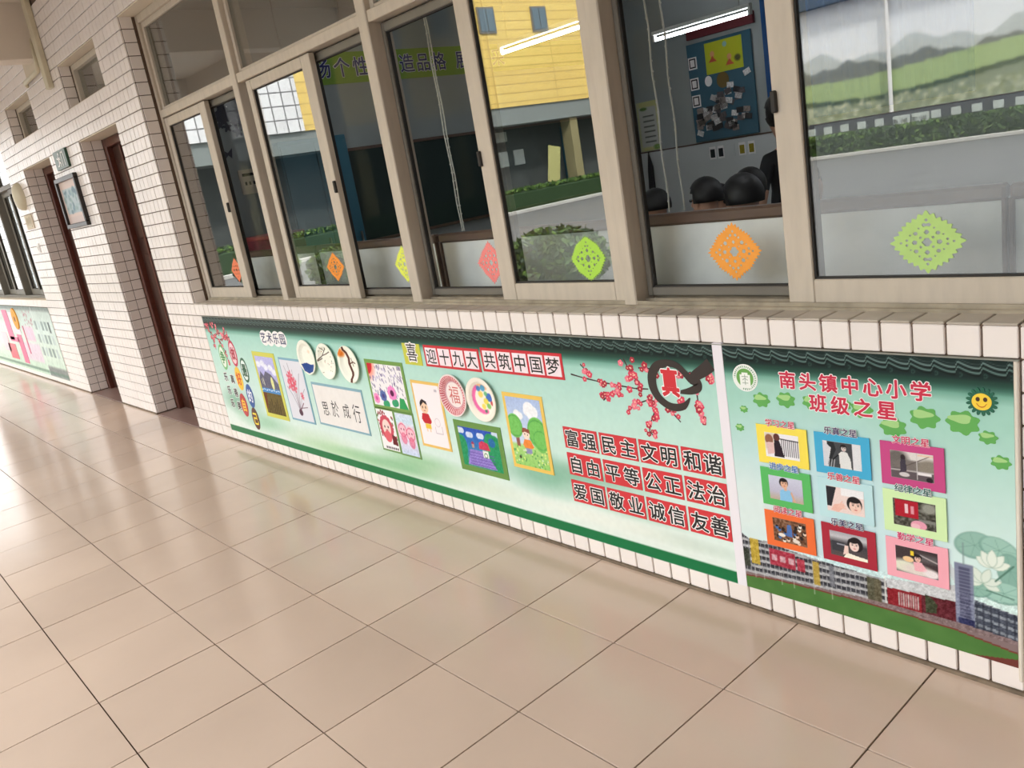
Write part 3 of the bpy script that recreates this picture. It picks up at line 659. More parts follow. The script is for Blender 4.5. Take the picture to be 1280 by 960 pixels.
def p_pink(c, x0, x1, z0, z1):
    W, H = x1 - x0, z1 - z0; U = lambda u: x0 + u * W; V = lambda v: z0 + v * H
    c.vgrad([(z0, (200, 214, 238)), (V(.3), (226, 216, 236)), (V(.6), (246, 206, 220)), (V(.8), (206, 226, 240)), (z1, (214, 222, 240))])
    for u, v in ((.3, .6), (.72, .52)):
        c.ell(U(u), V(v), .032, .04, (250, 196, 208)); c.ring(U(u), V(v), .028, .034, (222, 110, 140)); c.ell(U(u - .08), V(v + .02), .004, .005, (120, 40, 70)); c.ell(U(u + .08), V(v + .02), .004, .005, (120, 40, 70))
        c.ell(U(u), V(v - .2), .024, .03, (228, 120, 150), al=.8)
    c.speck(.12, 2)
def p_boy1(c, x0, x1, z0, z1):
    # plain cartoon of a child in a red shirt with a small white dog
    W, H = x1 - x0, z1 - z0; U = lambda u: x0 + u * W; V = lambda v: z0 + v * H
    c.a[:] = np.array((252, 238, 240)) / 255
    c.ell(U(.30), V(.62), .030, .030, (246, 208, 176)); c.poly([(U(.14), V(.62)), (U(.16), V(.70)), (U(.26), V(.755)), (U(.42), V(.72)), (U(.44), V(.66)), (U(.3), V(.70))], (40, 30, 34))
    c.ell(U(.24), V(.62), .003, .006, (40, 30, 30)); c.ell(U(.36), V(.62), .003, .006, (40, 30, 30)); c.line([(U(.27), V(.565)), (U(.33), V(.565))], .003, (180, 60, 60))
    c.poly([(U(.18), V(.52)), (U(.42), V(.52)), (U(.50), V(.40)), (U(.44), V(.35)), (U(.2), V(.35)), (U(.12), V(.42))], (200, 40, 52))
    c.rect(U(.22), U(.44), V(.27), V(.35), (240, 200, 70)); c.rect(U(.24), U(.29), V(.22), V(.27), (246, 208, 176)); c.rect(U(.36), U(.41), V(.22), V(.27), (246, 208, 176))
    for r in (.02,): c.ring(U(.72), V(.40), r - .002, r, (190, 180, 190))
    c.line([(U(.6), V(.32)), (U(.6), V(.22)), (U(.86), V(.22)), (U(.86), V(.34))], .003, (190, 180, 190)); c.rect(U(.82), U(.92), V(.9), V(.94), (200, 190, 200))
def p_castle(c, x0, x1, z0, z1):
    W, H = x1 - x0, z1 - z0; U = lambda u: x0 + u * W; V = lambda v: z0 + v * H
    c.vgrad([(z0, (80, 150, 130)), (V(.45), (60, 130, 180)), (V(.8), (40, 100, 190)), (z1, (50, 80, 180))])
    for u, v in ((.06, .9), (.28, .82), (.56, .84), (.95, .95)):
        for q in (-.04, 0, .04): c.ell(U(u + q), V(v), .014, .013, (210, 220, 240))
    for u, v, rx, rz in ((.06, .5, .03, .05), (.0, .3, .035, .09), (.82, .6, .05, .06), (.92, .35, .045, .10), (.8, .78, .035, .03)): c.ell(U(u), V(v), rx, rz, (40, 150, 96))
    c.ell(U(.83), V(.72), .022, .02, (40, 110, 170))
    c.poly([(U(.12), V(.04)), (U(.24), V(.46)), (U(.62), V(.46)), (U(.86), V(.04))], (150, 130, 206))
    rr = random.Random(9)
    for k in range(5):
        for q in range(9): c.line([(U(.2 + q * .07), V(.08 + k * .075)), (U(.235 + q * .07), V(.065 + k * .075)), (U(.27 + q * .07), V(.08 + k * .075))], .003, (110, 80, 170))
    c.poly([(U(.48), V(.5)), (U(.5), V(.66)), (U(.58), V(.72)), (U(.72), V(.68)), (U(.76), V(.5))], (206, 60, 90)); c.rect(U(.56), U(.7), V(.3), V(.48), (240, 240, 230)); c.ring(U(.63), V(.36), .008, .012, (70, 120, 80)); c.rect(U(.3), U(.36), V(.5), V(.6), (190, 150, 140)); c.poly([(U(.28), V(.6)), (U(.33), V(.68)), (U(.38), V(.6))], (160, 60, 100))
    c.speck(.10, 2)
def p_boy2(c, x0, x1, z0, z1):
    W, H = x1 - x0, z1 - z0; U = lambda u: x0 + u * W; V = lambda v: z0 + v * H
    c.vgrad([(z0, (150, 206, 110)), (V(.30), (176, 218, 130)), (V(.34), (206, 220, 240)), (z1, (176, 194, 232))])
    for u, v, r in ((.66, .86, .028), (.76, .82, .026), (.6, .82, .02), (.7, .76, .02), (.28, .76, .018), (.36, .74, .016)): c.ell(U(u), V(v), r * 1.1, r, (246, 246, 250))
    c.rect(U(.14), U(.24), V(.28), V(.5), (150, 90, 80)); c.rect(U(.84), U(.9), V(.26), V(.5), (120, 96, 60))
    for u, v, rx, rz in ((.16, .58, .045, .05), (.8, .52, .055, .065), (.86, .42, .04, .05)): c.ell(U(u), V(v), rx, rz, (120, 196, 96)); c.ring(U(u), V(v), rx * .9, rx, (70, 150, 70), .5)
    c.ell(U(.46), V(.48), .020, .022, (250, 224, 206)); c.poly([(U(.34), V(.5)), (U(.38), V(.57)), (U(.56), V(.56)), (U(.58), V(.49)), (U(.45), V(.51))], (150, 80, 60)); c.ell(U(.42), V(.48), .003, .003, (50, 30, 30)); c.ell(U(.5), V(.47), .003, .003, (50, 30, 30))
    c.poly([(U(.38), V(.40)), (U(.56), V(.40)), (U(.64), V(.3)), (U(.56), V(.27)), (U(.36), V(.27)), (U(.32), V(.32))], (240, 140, 60)); c.rect(U(.38), U(.56), V(.19), V(.27), (150, 150, 190))
    rr = random.Random(5)
    for _ in range(60): u, v = rr.random(), rr.uniform(0, .28); c.ell(U(u), V(v), .004, .004, rr.choice(((110, 180, 80), (230, 240, 140), (90, 160, 90), (220, 230, 200))))
    c.ell(U(.18), V(.12), .007, .006, (70, 60, 40)); c.speck(.07, 2)
drawing('yellow framed drawing of grey mountains behind a lake', -3.915, -3.618, .250, .660, (214, 210, 90), .026, p_mount)
drawing('blue framed brush painting of a red orchid', -3.570, -3.288, .270, .643, (130, 176, 196), .012, p_orchid, bg_=(226, 224, 232))
drawing('green framed drawing of flowers under purple rain with a red sun', -2.616, -2.289, .447, .692, (116, 158, 76), .018, p_flower)
drawing('green framed crayon drawing of a red maned face', -2.616, -2.450, .226, .452, (112, 152, 84), .010, p_lion)
drawing('green framed drawing of two pink faces', -2.452, -2.286, .224, .450, (112, 152, 84), .010, p_pink)
drawing('orange yellow framed drawing of a child in a red shirt with a dog', -2.250, -2.028, .302, .617, (238, 196, 104), .013, p_boy1)
drawing('thick green framed drawing of a red roofed house and a purple path', -1.978, -1.664, .233, .462, (104, 146, 70), .026, p_castle)
drawing('yellow framed drawing of a child in orange between green trees', -1.614, -1.384, .305, .620, (240, 200, 96), .016, p_boy2)
o = card('calligraphy_sheet', 'pale sheet with blue border and four brushed black characters', 'calligraphy', -3.232, -2.707, .283, .525, (136, 176, 190), t=.003)
c = Canvas(-3.220, -2.718, .295, .512, .005, (238, 232, 228)); c.speck(.02, 3); rel(o, c.build('paper_sheet', PY - .0036, PY - .003, M_PAPER, o))
rel(o, lettering([('思', -3.125, .385, .075, .088, .05), ('於', -3.02, .392, .078, .10, -.05), ('成', -2.905, .394, .074, .085, .04), ('行', -2.80, .392, .078, .105, -.03)], o, 'lettering', mat('brush_black', (50, 46, 46), rough=.6), PY - .0040, -.004))

# ---------------------------------------------------------------- paper plates
def plate(label, cx, cz, r, paint, rim=(246, 246, 232)):
    o = thing('paper_plate', label, 'paper plate', (cx, PY, cz), 'decorated paper plates')
    b = MB(); b.lathe(0, 0, [(0, -.0045), (r * .62, -.0045), (r * .74, -.011), (r * .80, -.016), (r * .98, -.0185), (r, -.0175), (r * .99, -.015), (r * .76, -.009), (r * .6, -.001), (0, -.0008)], 44)
    b.build('plate_dish', mat('plate_%d_%d_%d' % rim, rim, rough=.55), o, smooth=True)
    c = Canvas(-r, r, -r, r, .0024, rim); paint(c, r)
    R2 = r * .97
    pr_ = c.build('painted_face', 0, 0, M_PAPER, o, clip=lambda x, z: np.hypot(x, z) < R2)
    me = pr_.data; n = len(me.vertices); co = np.empty(n * 3); me.vertices.foreach_get('co', co); co = co.reshape(-1, 3)
    d = np.hypot(co[:, 0], co[:, 2]) / r; co[:, 1] = np.interp(d, [0, .62, .74, .80, .98, 1.5], [-.0050, -.0050, -.0115, -.0165, -.019, -.019]); me.vertices.foreach_set('co', co.ravel()); me.update()
    return o
def pl1(c, r):
    c.speck(.03, 2); c.poly([(-r * .75, -r * .42), (-r * .3, -r * .36), (r * .1, -r * .44), (r * .75, -r * .40), (r * .5, -r * .78), (0, -r * .93), (-r * .5, -r * .8)], (36, 70, 140)); c.ell(r * .2, r * .3, .012, .01, (248, 226, 200), soft=.8)
def pl2(c, r):
    for p in ([(-r * .9, 0), (-r * .5, r * .25), (-r * .1, r * .6), (r * .1, r * .75)], [(-r * .5, r * .25), (-r * .1, r * .35), (r * .35, r * .5)], [(-r * .2, r * .5), (-r * .4, r * .75)], [(-.9 * r, -.05 * r), (-.55 * r, .1 * r)]): c.line(p, .0045, (76, 52, 44))
    rr = random.Random(1)
    for _ in range(26): c.ell(rr.uniform(-.6, .6) * r, rr.uniform(-.7, .7) * r, .0025, .0025, rr.choice(((190, 90, 70), (120, 90, 60), (90, 120, 80))))
def pl3(c, r):
    c.line([(-.25 * r, .95 * r), (-.2 * r, .6 * r), (-.02 * r, .3 * r), (-.08 * r, 0), (.1 * r, -.45 * r), (0, -.95 * r)], .020, (94, 48, 34)); c.line([(0, 0), (.3 * r, .12 * r), (.5 * r, .05 * r)], .006, (94, 48, 34))
    c.ell(-.62 * r, .62 * r, .026, .024, (238, 130, 40), soft=.7); c.line([(.2 * r, .3 * r), (.3 * r, -.1 * r)], .005, (94, 48, 34))
def pl4(c, r):
    c.ring(0, 0, r * .66, r * .92, (196, 70, 84), .85); th = np.arctan2(c.Z, c.X); d = np.hypot(c.X, c.Z) / r
    c.mix(((np.sin(th * 44) > .1) & (d > .68) & (d < .9)) * .8, (250, 226, 222)); c.ring(0, 0, r * .60, r * .64, (180, 90, 110), .7)
def pl5(c, r):
    th = np.arctan2(c.Z, c.X); d = np.hypot(c.X, c.Z) / r
    c.mix(((d > .5) & (d < .68) & ((th > 2.0) | (th < -1.1))) * .85, (240, 90, 160)); c.mix(((d > .5) & (d < .68) & (th <= 2.0) & (th > .9)) * .7, (250, 170, 110))
    for u, v, col, s_ in ((.1, .5, (60, 150, 200), .014), (-.2, .45, (60, 120, 190), .012), (.45, .1, (40, 90, 190), .018), (.2, -.1, (240, 220, 70), .014), (-.1, .2, (250, 210, 90), .014), (.35, -.3, (120, 190, 90), .012), (0, -.35, (250, 220, 80), .012), (.25, .25, (90, 180, 120), .01), (.6, -.15, (200, 60, 60), .01), (.1, -.55, (60, 140, 90), .007)): c.ell(u * r, v * r, s_ * 1.1, s_, col, al=.85)
    c.blur(1)
plate('white paper plate with dark blue base, first from the left', -3.189, .668, .096, pl1)
plate('white paper plate painted with a thin dark twig and dots', -2.977, .660, .096, pl2)
plate('white paper plate with a thick brown trunk and orange dab', -2.752, .658, .096, pl3)
o = plate('paper plate with a red combed rim and red character', -1.927, .577, .094, pl4, (246, 232, 228)); lettering([('福', 0, 0, .075, .085)], o, 'lettering', mat('faded_red_ink', (214, 110, 104), rough=.6), -.0054, -.008)
plate('cream paper plate with pink arc and dots of many colours', -1.737, .578, .094, pl5, (250, 240, 226))

# ---------------------------------------------------------------- right poster
RP = thing('display_poster', 'square green poster of named stars with photo cards and a printed school', 'poster')
c = Canvas(*P2, .0025)
c.vgrad([(.06, (212, 234, 230)), (.35, (214, 236, 232)), (.5, (198, 228, 220)), (.7, (168, 214, 198)), (.86, (154, 202, 186))]); c.ell(-.30, .40, .25, .22, (196, 224, 232), soft=1.2, al=.8); c.ell(-.52, .35, .15, .12, (224, 236, 232), soft=1.2, al=.8)
c.speck(.012, 6)
# lotus behind the tower
def petal(cx, cz, L, wd, ro, col, edge):
    pts = [(t, wd * math.sin(math.pi * t) ** .7 * (1 - .25 * t)) for t in [k / 12 for k in range(13)]]; q = [(a * L, b_) for a, b_ in pts] + [(a * L, -b_) for a, b_ in pts[::-1]]
    q = [(cx + a * math.cos(ro) - b_ * math.sin(ro), cz + a * math.sin(ro) + b_ * math.cos(ro)) for a, b_ in q]; c.poly(q, col); c.line(q, .0022, edge, .6)
for cx, cz, rx, rz, ro, col in ((.105, .385, .048, .036, .25, (150, 190, 176)), (.160, .385, .046, .032, -.35, (160, 200, 186)), (.183, .335, .030, .046, .1, (136, 178, 164)), (.168, .272, .052, .030, .1, (164, 204, 190)), (.108, .268, .034, .024, .2, (146, 188, 172))):
    c.ell(cx, cz, rx, rz, (104, 148, 134), rot=ro, soft=.12, al=.8); c.ell(cx, cz + .002, rx * .92, rz * .9, col, rot=ro, soft=.2, al=.95)
    for k in range(7): a_ = k * .9; c.line([(cx, cz), (cx + rx * .85 * math.cos(a_), cz + rz * .85 * math.sin(a_))], .0016, (116, 158, 144), .6)
for k, (ro, L) in enumerate(((2.6, .042), (.4, .044), (2.1, .046), (.95, .046), (1.55, .048))): petal(.143, .335, L, .013, ro, (230, 238, 226), (160, 186, 170))
for k, (ro, L) in enumerate(((3.3, .044), (-.3, .040), (2.7, .046), (.3, .044), (2.1, .044), (1.2, .044))): petal(.122, .288, L, .012, ro, (222, 232, 220), (150, 180, 162))
c.line([(.15, .30), (.19, .35)], .004, (84, 124, 108)); c.line([(.13, .27), (.19, .262)], .003, (84, 124, 108))
# building range
def bt(x): return np.interp(x, [-.57, -.54, -.48, -.40, -.30, -.135, .0, .05, .06], [.262, .246, .252, .240, .232, .226, .225, .222, .222])
X, Z = c.X, c.Z; top = bt(X); gr = np.interp(X, [-.57, -.195, .06, .20], [.128, .152, .158, .150]); m = (Z < top) & (Z > gr)
c.mix(m * 1., (92, 94, 100)); c.mix(((Z < top) & (Z > top - .012) & (X > -.5)) * .8, (176, 176, 178))
fl_ = ((Z - gr) / .0215) % 1; c.mix((m & (fl_ < .38) & (Z < top - .008)) * .85, (190, 190, 192)); c.mix((m & (fl_ > .55)) * .8, (44, 44, 52))
cl = ((X) / .014) % 1; c.mix((m & (cl < .18)) * .7, (170, 170, 174))
for xa, xb, za, zb, col in ((-.54, -.51, .165, .250, (196, 166, 60)), (-.475, -.39, .178, .232, (172, 46, 66)), (-.385, -.36, .18, .22, (176, 52, 70)), (-.335, -.315, .15, .225, (190, 160, 70)), (-.285, -.27, .16, .225, (120, 122, 130)), (-.175, -.14, .15, .222, (86, 84, 64)), (-.155, -.135, .15, .22, (96, 90, 70))): c.rect(xa, xb, za, zb, col, .92)
for xa in (-.468, -.44, -.412): c.rect(xa, xa + .018, .194, .214, (216, 190, 196), .8)
for xa, xb, za, zb, col in ((-.57, -.545, .15, .21, (54, 60, 50)), (-.57, -.13, .0, .0, (0, 0, 0))): c.rect(xa, xb, za, zb, col)
# steeper wing at right
c.poly([(-.12, .232), (.0, .246), (.055, .262), (.06, .150), (-.12, .150)], (200, 202, 204)); c.poly([(-.12, .205), (.06, .215), (.06, .148), (-.12, .150)], (140, 34, 44)); c.poly([(-.03, .21), (.06, .215), (.06, .148), (-.03, .150)], (92, 30, 40))
c.line([(-.124, .15), (-.124, .235)], .004, (220, 220, 214)); 
for k in range(9): c.line([(-.088 + k * .0062, .162), (-.088 + k * .0062, .198)], .0028, (196, 196, 192))
c.poly([(-.02, .215), (.0, .205), (.01, .19), (.008, .165), (-.02, .16)], (60, 66, 46))
c.poly([(.02, .335), (.045, .29), (.06, .255), (.06, .30), (.03, .345)], (206, 210, 212), .8)
c.rect(.056, .100, .158, .328, (126, 132, 156)); c.rect(.066, .092, .165, .318, (84, 86, 112))
for k in range(16): c.line([(.060, .166 + k * .0095), (.096, .166 + k * .0095)], .002, (150, 154, 176), .7)
c.rect(.062, .10, .135, .175, (40, 44, 84)); c.line([(.078, .325), (.078, .385)], .0025, (120, 140, 140))
m = (X > .10) & (Z < .235 - (X - .1) * .15) & (Z > .142); c.mix(m * 1., (70, 76, 90)); c.mix((m & ((((Z + .12 * X) / .022) % 1) < .35)) * .8, (150, 158, 166)); c.mix((m & (((X / .017) % 1) < .3)) * .6, (46, 50, 64))
m = (Z < gr) & (Z > .0); c.mix((m & (Z > gr - .06)) * 1., (132, 112, 112))
g2 = np.interp(X, [-.57, -.45, -.3, -.1, .06, .2], [.118, .132, .138, .140, .136, .118]); c.mix((Z < g2) * 1., (120, 62, 52)); c.mix((Z < g2 - .005) * 1., (72, 116, 56)); v = c.cloud(1, 10); c.mix((Z < g2 - .005) * v * .5, (96, 138, 72))
c.poly([(.09, .076), (.2, .10), (.2, .0), (.0, .0)], (112, 56, 48))
mm = ((Z < .25) & (Z > .14)).astype(float); c.speck(.16, 2, mm); c.speck(.10, 1, mm)
for x in (-.53, -.50, -.44, -.40, -.335, -.28): c.line([(x, .118), (x, .155)], .0015, (214, 214, 208))
roof_print(c, .054); c.rect(-1, -.56, .0, .1, (90, 60, 50), .0)
c.build('poster_sheet', PY, -.0066, M_PRINT, RP)
M_LF = mat('leaf_green_print', (96, 172, 84), rough=.35); M_LF2 = mat('pale_leaf_print', (168, 212, 136), rough=.35)
for x, z, r in ((-.451, .702, .026), (-.373, .710, .027), (-.296, .712, .026), (-.157, .706, .028), (-.078, .668, .032), (-.205, .715, .020), (.0, .702, .034), (.088, .700, .036), (-.512, .668, .013), (-.532, .609, .014), (.142, .670, .020), (.168, .612, .021)):
    lf = MB().add([(p[0], PY - .0006, z + (p[1] - z) * .8) for p in leaf_shape(x, z, r, 7, x * 40, .13)], [tuple(range(40))]).build('printed_leaf', M_LF, RP)
    MB().add([(p[0] - r * .15, PY - .0009, z + (p[1] - z) * .42 + r * .26) for p in leaf_shape(x, z, r * .72, 3, x * 40, .15)], [tuple(range(40))]).build('leaf_highlight', M_LF2, lf)
M_TR = mat('title_red', (206, 40, 72), rough=.4)
for s_, xa, xb, z, h in (('南头镇中心小学', -.363, -.006, .769, .052), ('班级之星', -.277, -.092, .711, .052)):
    lettering(words(s_, xa, z, xb, z, h), RP, 'lettering', M_INKW, PY - .0014, .07); lettering(words(s_, xa, z, xb, z, h), RP, 'lettering', M_TR, PY - .0018, .028)
# round school emblem
MB().disc(-.4975, .764, .041, .041, PY - .0008, PY, 40).build('emblem', M_INKW, RP)
c = Canvas(-.5375, -.4575, .724, .804, .001, (240, 244, 238)); cx, cz = -.4975, .764
th = np.arctan2(c.Z - cz, c.X - cx); d = np.hypot(c.X - cx, c.Z - cz)
c.mix(((d > .031) & (d < .0365) & (np.sin(th * 34) > 0) & (th > -1.9)) * .7, (90, 130, 90)); c.ring(cx, cz, .0, .028, (112, 168, 88)); c.rect(cx - .017, cx + .017, cz - .03, cz + .010, (244, 246, 240)); c.rect(cx - .010, cx + .010, cz + .006, cz + .016, (244, 246, 240))
c.line([(cx - .010, cz + .004), (cx + .010, cz + .004)], .0016, (130, 150, 130)); c.line([(cx, cz + .01), (cx, cz - .02)], .0016, (130, 150, 130)); c.line([(cx - .008, cz - .006), (cx, cz - .001), (cx + .008, cz - .006)], .0016, (130, 150, 130)); c.line([(cx - .009, cz - .015), (cx + .009, cz - .015)], .0014, (130, 150, 130))
c.build('emblem_print', PY - .0012, PY, M_PRINT, RP, clip=lambda x, z: np.hypot(x - cx, z - cz) < .039)
# smiling sun badge
SB = thing('sun_sticker', 'round smiling yellow sun sticker with dark green petals', 'sticker', (.131, PY, .757))
b = MB()
for q in range(17):
    a = q * 2 * math.pi / 17; b.disc(.0275 * math.cos(a), .0275 * math.sin(a), .0072, .0038, -.0025, 0, 14, rot=a)
b.disc(0, 0, .0265, .0265, -.0022, 0, 30); b.build('petals', mat('sun_green', (28, 100, 76), rough=.45), SB)
MB().disc(0, 0, .0215, .0205, -.0032, 0, 30).build('sun_face', mat('sun_yellow', (250, 212, 62), rough=.45), SB)
MB().disc(-.008, .006, .0045, .0055, -.0037, -.003, 16).build('eye', mat('eye_brown', (76, 40, 20), rough=.4), SB); MB().disc(.008, .006, .0045, .0055, -.0037, -.003, 16).build('eye', MATS['eye_brown'], SB)
b = MB(); ribbon(b, [(-.011, -.004), (-.006, -.0105), (0, -.0125), (.006, -.0105), (.011, -.004)], [.001, .0018, .002, .0018, .001], -.0036); b.build('mouth', mat('mouth_red', (190, 70, 30), rough=.4), SB)

# ---------------------------------------------------------------- photo cards
def face(c, x, z, r, skin=(236, 196, 178), hair=(30, 24, 26), side=1):
    c.ell(x, z + r * .25, r * 1.05, r * 1.1, hair); c.ell(x + side * r * .1, z - r * .05, r * .82, r * .98, skin); c.ell(x, z + r * .85, r * .85, r * .42, hair)
    for q in (-.35, .35): c.ell(x + side * r * .15 + q * r, z + r * .1, r * .13, r * .08, (40, 28, 30)); c.line([(x + side * r * .15 + q * r - r * .16, z + r * .3), (x + side * r * .15 + q * r + r * .16, z + r * .32)], r * .07, (90, 64, 60))
    c.line([(x + side * r * .15, z), (x + side * r * .17, z - r * .25)], r * .08, (206, 156, 140)); c.ell(x + side * r * .15, z - r * .52, r * .2, r * .08, (196, 92, 92))
def f1(c, U, V, W, H):
    c.a[:] = np.array((240, 236, 240)) / 255; c.rect(U(0), U(.3), V(.3), V(1), (206, 180, 150), .6, soft=.01)
    for k in range(9): c.line([(U(.5 + k * .058), V(.12)), (U(.5 + k * .058), V(.78))], .0022, (50, 46, 56))
    c.line([(U(.42), V(.80)), (U(1), V(.76))], .003, (50, 46, 56)); c.ell(U(.13), V(.72), .013, .016, (150, 100, 80)); c.poly([(U(.05), V(.6)), (U(.3), V(.62)), (U(.34), V(.2)), (U(.06), V(.1))], (226, 190, 186)); c.ell(U(.36), V(.84), .010, .012, (96, 56, 50)); c.poly([(U(.28), V(.72)), (U(.44), V(.7)), (U(.56), V(.05)), (U(.26), V(.05))], (40, 26, 38))
def f2(c, U, V, W, H):
    c.a[:] = np.array((225, 225, 228)) / 255; c.rect(U(.12), U(.78), V(0), V(1), (70, 72, 76)); c.poly([(U(.12), V(0)), (U(.35), V(.7)), (U(.3), V(1)), (U(.12), V(1))], (38, 40, 44)); c.line([(U(.1), V(.1)), (U(.4), V(.5))], .003, (20, 20, 24)); c.poly([(U(.0), V(.0)), (U(.1), V(0)), (U(.22), V(.75)), (U(0), V(1))], (214, 214, 220))
    c.poly([(U(.44), V(0)), (U(.42), V(.55)), (U(.5), V(.66)), (U(.64), V(.64)), (U(.72), V(.4)), (U(.74), V(0))], (226, 226, 224)); face(c, U(.55), V(.78), .0085, (210, 200, 196))
    for k in range(3): c.line([(U(.12 + k * .07), V(0)), (U(.16 + k * .07), V(.3))], .002, (200, 200, 204))
def f3(c, U, V, W, H):
    c.a[:] = np.array((222, 216, 212)) / 255; c.ell(U(.15), V(.65), .03, .03, (110, 104, 100), soft=.5); c.ell(U(.5), V(.52), .05, .014, (120, 112, 108), soft=.5); c.ell(U(.9), V(.5), .03, .022, (140, 132, 120), soft=.5); c.rect(U(0), U(1), V(.0), V(.36), (96, 86, 90)); c.line([(U(0), V(.3)), (U(1), V(.34))], .004, (180, 172, 170))
    c.ell(U(.3), V(.78), .006, .008, (50, 40, 44)); c.poly([(U(.24), V(.7)), (U(.36), V(.7)), (U(.38), V(.3)), (U(.22), V(.2))], (66, 60, 72)); c.ell(U(.32), V(.16), .013, .006, (210, 204, 204)); c.line([(U(.38), V(.5)), (U(.9), V(.92))], .0018, (90, 80, 76)); c.rect(U(.63), U(.95), V(.22), V(.32), (236, 230, 230)); c.ell(U(.9), V(.08), .008, .007, (40, 34, 40)); c.rect(U(.64), U(1), V(.9), V(.96), (236, 190, 150), .6); c.line([(U(.62), V(.05)), (U(.62), V(1))], .0018, (206, 200, 200))
def f4(c, U, V, W, H):
    c.vgrad([(c.z0, (190, 170, 150)), (V(.35), (190, 186, 206)), (c.z1, (206, 208, 226))]); c.poly([(U(.3), V(0)), (U(.32), V(.42)), (U(.45), V(.5)), (U(.62), V(.48)), (U(.7), V(.3)), (U(.66), V(0))], (140, 196, 232)); c.rect(U(.45), U(.53), V(.44), V(.56), (220, 170, 140)); face(c, U(.45), V(.72), .0135, (226, 178, 148)); c.line([(U(.66), V(.38)), (U(.74), V(.05))], .006, (220, 170, 140))
def f5(c, U, V, W, H):
    c.a[:] = np.array((236, 214, 208)) / 255; c.poly([(U(0), V(.2)), (U(0), V(1)), (U(.28), V(1)), (U(.12), V(.2))], (40, 40, 46)); c.rect(U(.4), U(1), V(.7), V(1), (240, 238, 240)); face(c, U(.74), V(.36), .0205, (240, 204, 188)); c.poly([(U(.1), V(.05)), (U(.2), V(.3)), (U(.42), V(.38)), (U(.5), V(.3)), (U(.3), V(0))], (236, 186, 170))
    for k in range(4): c.line([(U(.3), V(.22)), (U(.42 + .03 * k), V(.46 - .09 * k))], .0038, (240, 194, 178))
def f6(c, U, V, W, H):
    c.a[:] = np.array((80, 78, 70)) / 255; c.speck(.35, 3); c.rect(U(.05), U(.6), V(.35), V(.98), (176, 30, 48)); c.rect(U(.28), U(.36), V(.5), V(.85), (236, 200, 206)); c.rect(U(.42), U(.5), V(.5), V(.8), (220, 150, 160)); c.ell(U(.85), V(.8), .018, .014, (150, 150, 140), soft=.5); c.rect(U(.6), U(1), V(.25), V(.36), (130, 130, 124)); c.ell(U(.6), V(.12), .020, .013, (232, 160, 180)); c.ell(U(.52), V(.06), .012, .008, (240, 190, 200))
def f7(c, U, V, W, H):
    c.a[:] = np.array((120, 84, 62)) / 255; c.speck(.3, 3); rr = random.Random(6)
    for _ in range(22):
        u, v = rr.random(), rr.uniform(.05, .9); c.ell(U(u), V(v), .0055, .006, rr.choice(((40, 30, 28), (226, 200, 180), (70, 110, 170), (236, 230, 220)))); c.ell(U(u), V(v) + .004, .004, .003, (34, 26, 26))
    c.poly([(U(.4), V(.3)), (U(.44), V(.8)), (U(.56), V(.8)), (U(.58), V(.3))], (80, 116, 180)); c.ell(U(.25), V(.3), .012, .006, (236, 226, 216)); c.ell(U(.68), V(.15), .012, .006, (230, 216, 206))
def f8(c, U, V, W, H):
    c.vgrad([(c.z0, (90, 80, 80)), (V(.55), (70, 66, 70)), (V(.8), (196, 194, 198)), (c.z1, (170, 168, 174))]); c.rect(U(.05), U(.4), V(.2), V(.6), (60, 60, 66)); c.line([(U(.2), V(.5)), (U(.4), V(.5))], .004, (160, 160, 170)); c.ell(U(.7), V(.62), .020, .022, (34, 26, 30)); face(c, U(.64), V(.56), .0165, (238, 210, 200)); c.poly([(U(.35), V(0)), (U(.45), V(.22)), (U(.7), V(.16)), (U(1), V(.12)), (U(1), V(0))], (246, 240, 222)); c.poly([(U(.34), V(.1)), (U(.4), V(.5)), (U(.5), V(.5)), (U(.5), V(.2))], (236, 206, 196))
def f9(c, U, V, W, H):
    c.a[:] = np.array((66, 54, 56)) / 255; c.rect(U(.5), U(1), V(.55), V(.85), (96, 90, 92), soft=.01); c.line([(U(.6), V(.8)), (U(1), V(.62))], .004, (170, 160, 160)); c.ell(U(.2), V(.25), .04, .018, (226, 226, 206), soft=.7); c.ell(U(.55), V(.18), .04, .016, (226, 214, 206), soft=.7); c.ell(U(.5), V(.72), .014, .008, (40, 30, 34)); face(c, U(.52), V(.64), .0095, (232, 190, 176)); c.poly([(U(.42), V(.5)), (U(.62), V(.52)), (U(.78), V(.2)), (U(.45), V(.15))], (240, 176, 186)); c.rect(U(.36), U(.44), V(.72), V(.9), (236, 206, 60)); c.ell(U(.3), V(.55), .014, .008, (240, 200, 150)); c.ell(U(.85), V(.15), .02, .012, (236, 226, 226), soft=.6)
CX3 = [(-.4745, -.3165), (-.2950, -.1400), (-.1130, .0445)]; CZ3 = [(.512, .630), (.380, .498), (.247, .362)]
SPEC = [((250, 226, 84), 'yellow', '学习之星', (206, 40, 80), f1, 'a person in black by a railing'), ((62, 172, 214), 'sky blue', '乐真之星', (60, 40, 90), f2, 'a girl in white'), ((200, 68, 132), 'magenta', '文明之星', (206, 40, 90), f3, 'bare grey trees'),
        ((86, 186, 96), 'green', '进步之星', (36, 110, 180), f4, 'a boy in a pale blue shirt'), ((190, 226, 230), 'pale blue', '乐善之星', (206, 50, 80), f5, 'a child raising one hand'), ((212, 240, 180), 'pale green', '纪律之星', (30, 96, 90), f6, 'red banners and a pink balloon'),
        ((240, 110, 50), 'orange', '阅读之星', (196, 40, 80), f7, 'a crowd of pupils'), ((170, 28, 52), 'crimson', '乐美之星', (30, 40, 90), f8, 'a girl in a white collar'), ((246, 170, 184), 'pink', '勤学之星', (206, 40, 100), f9, 'a child in pink')]
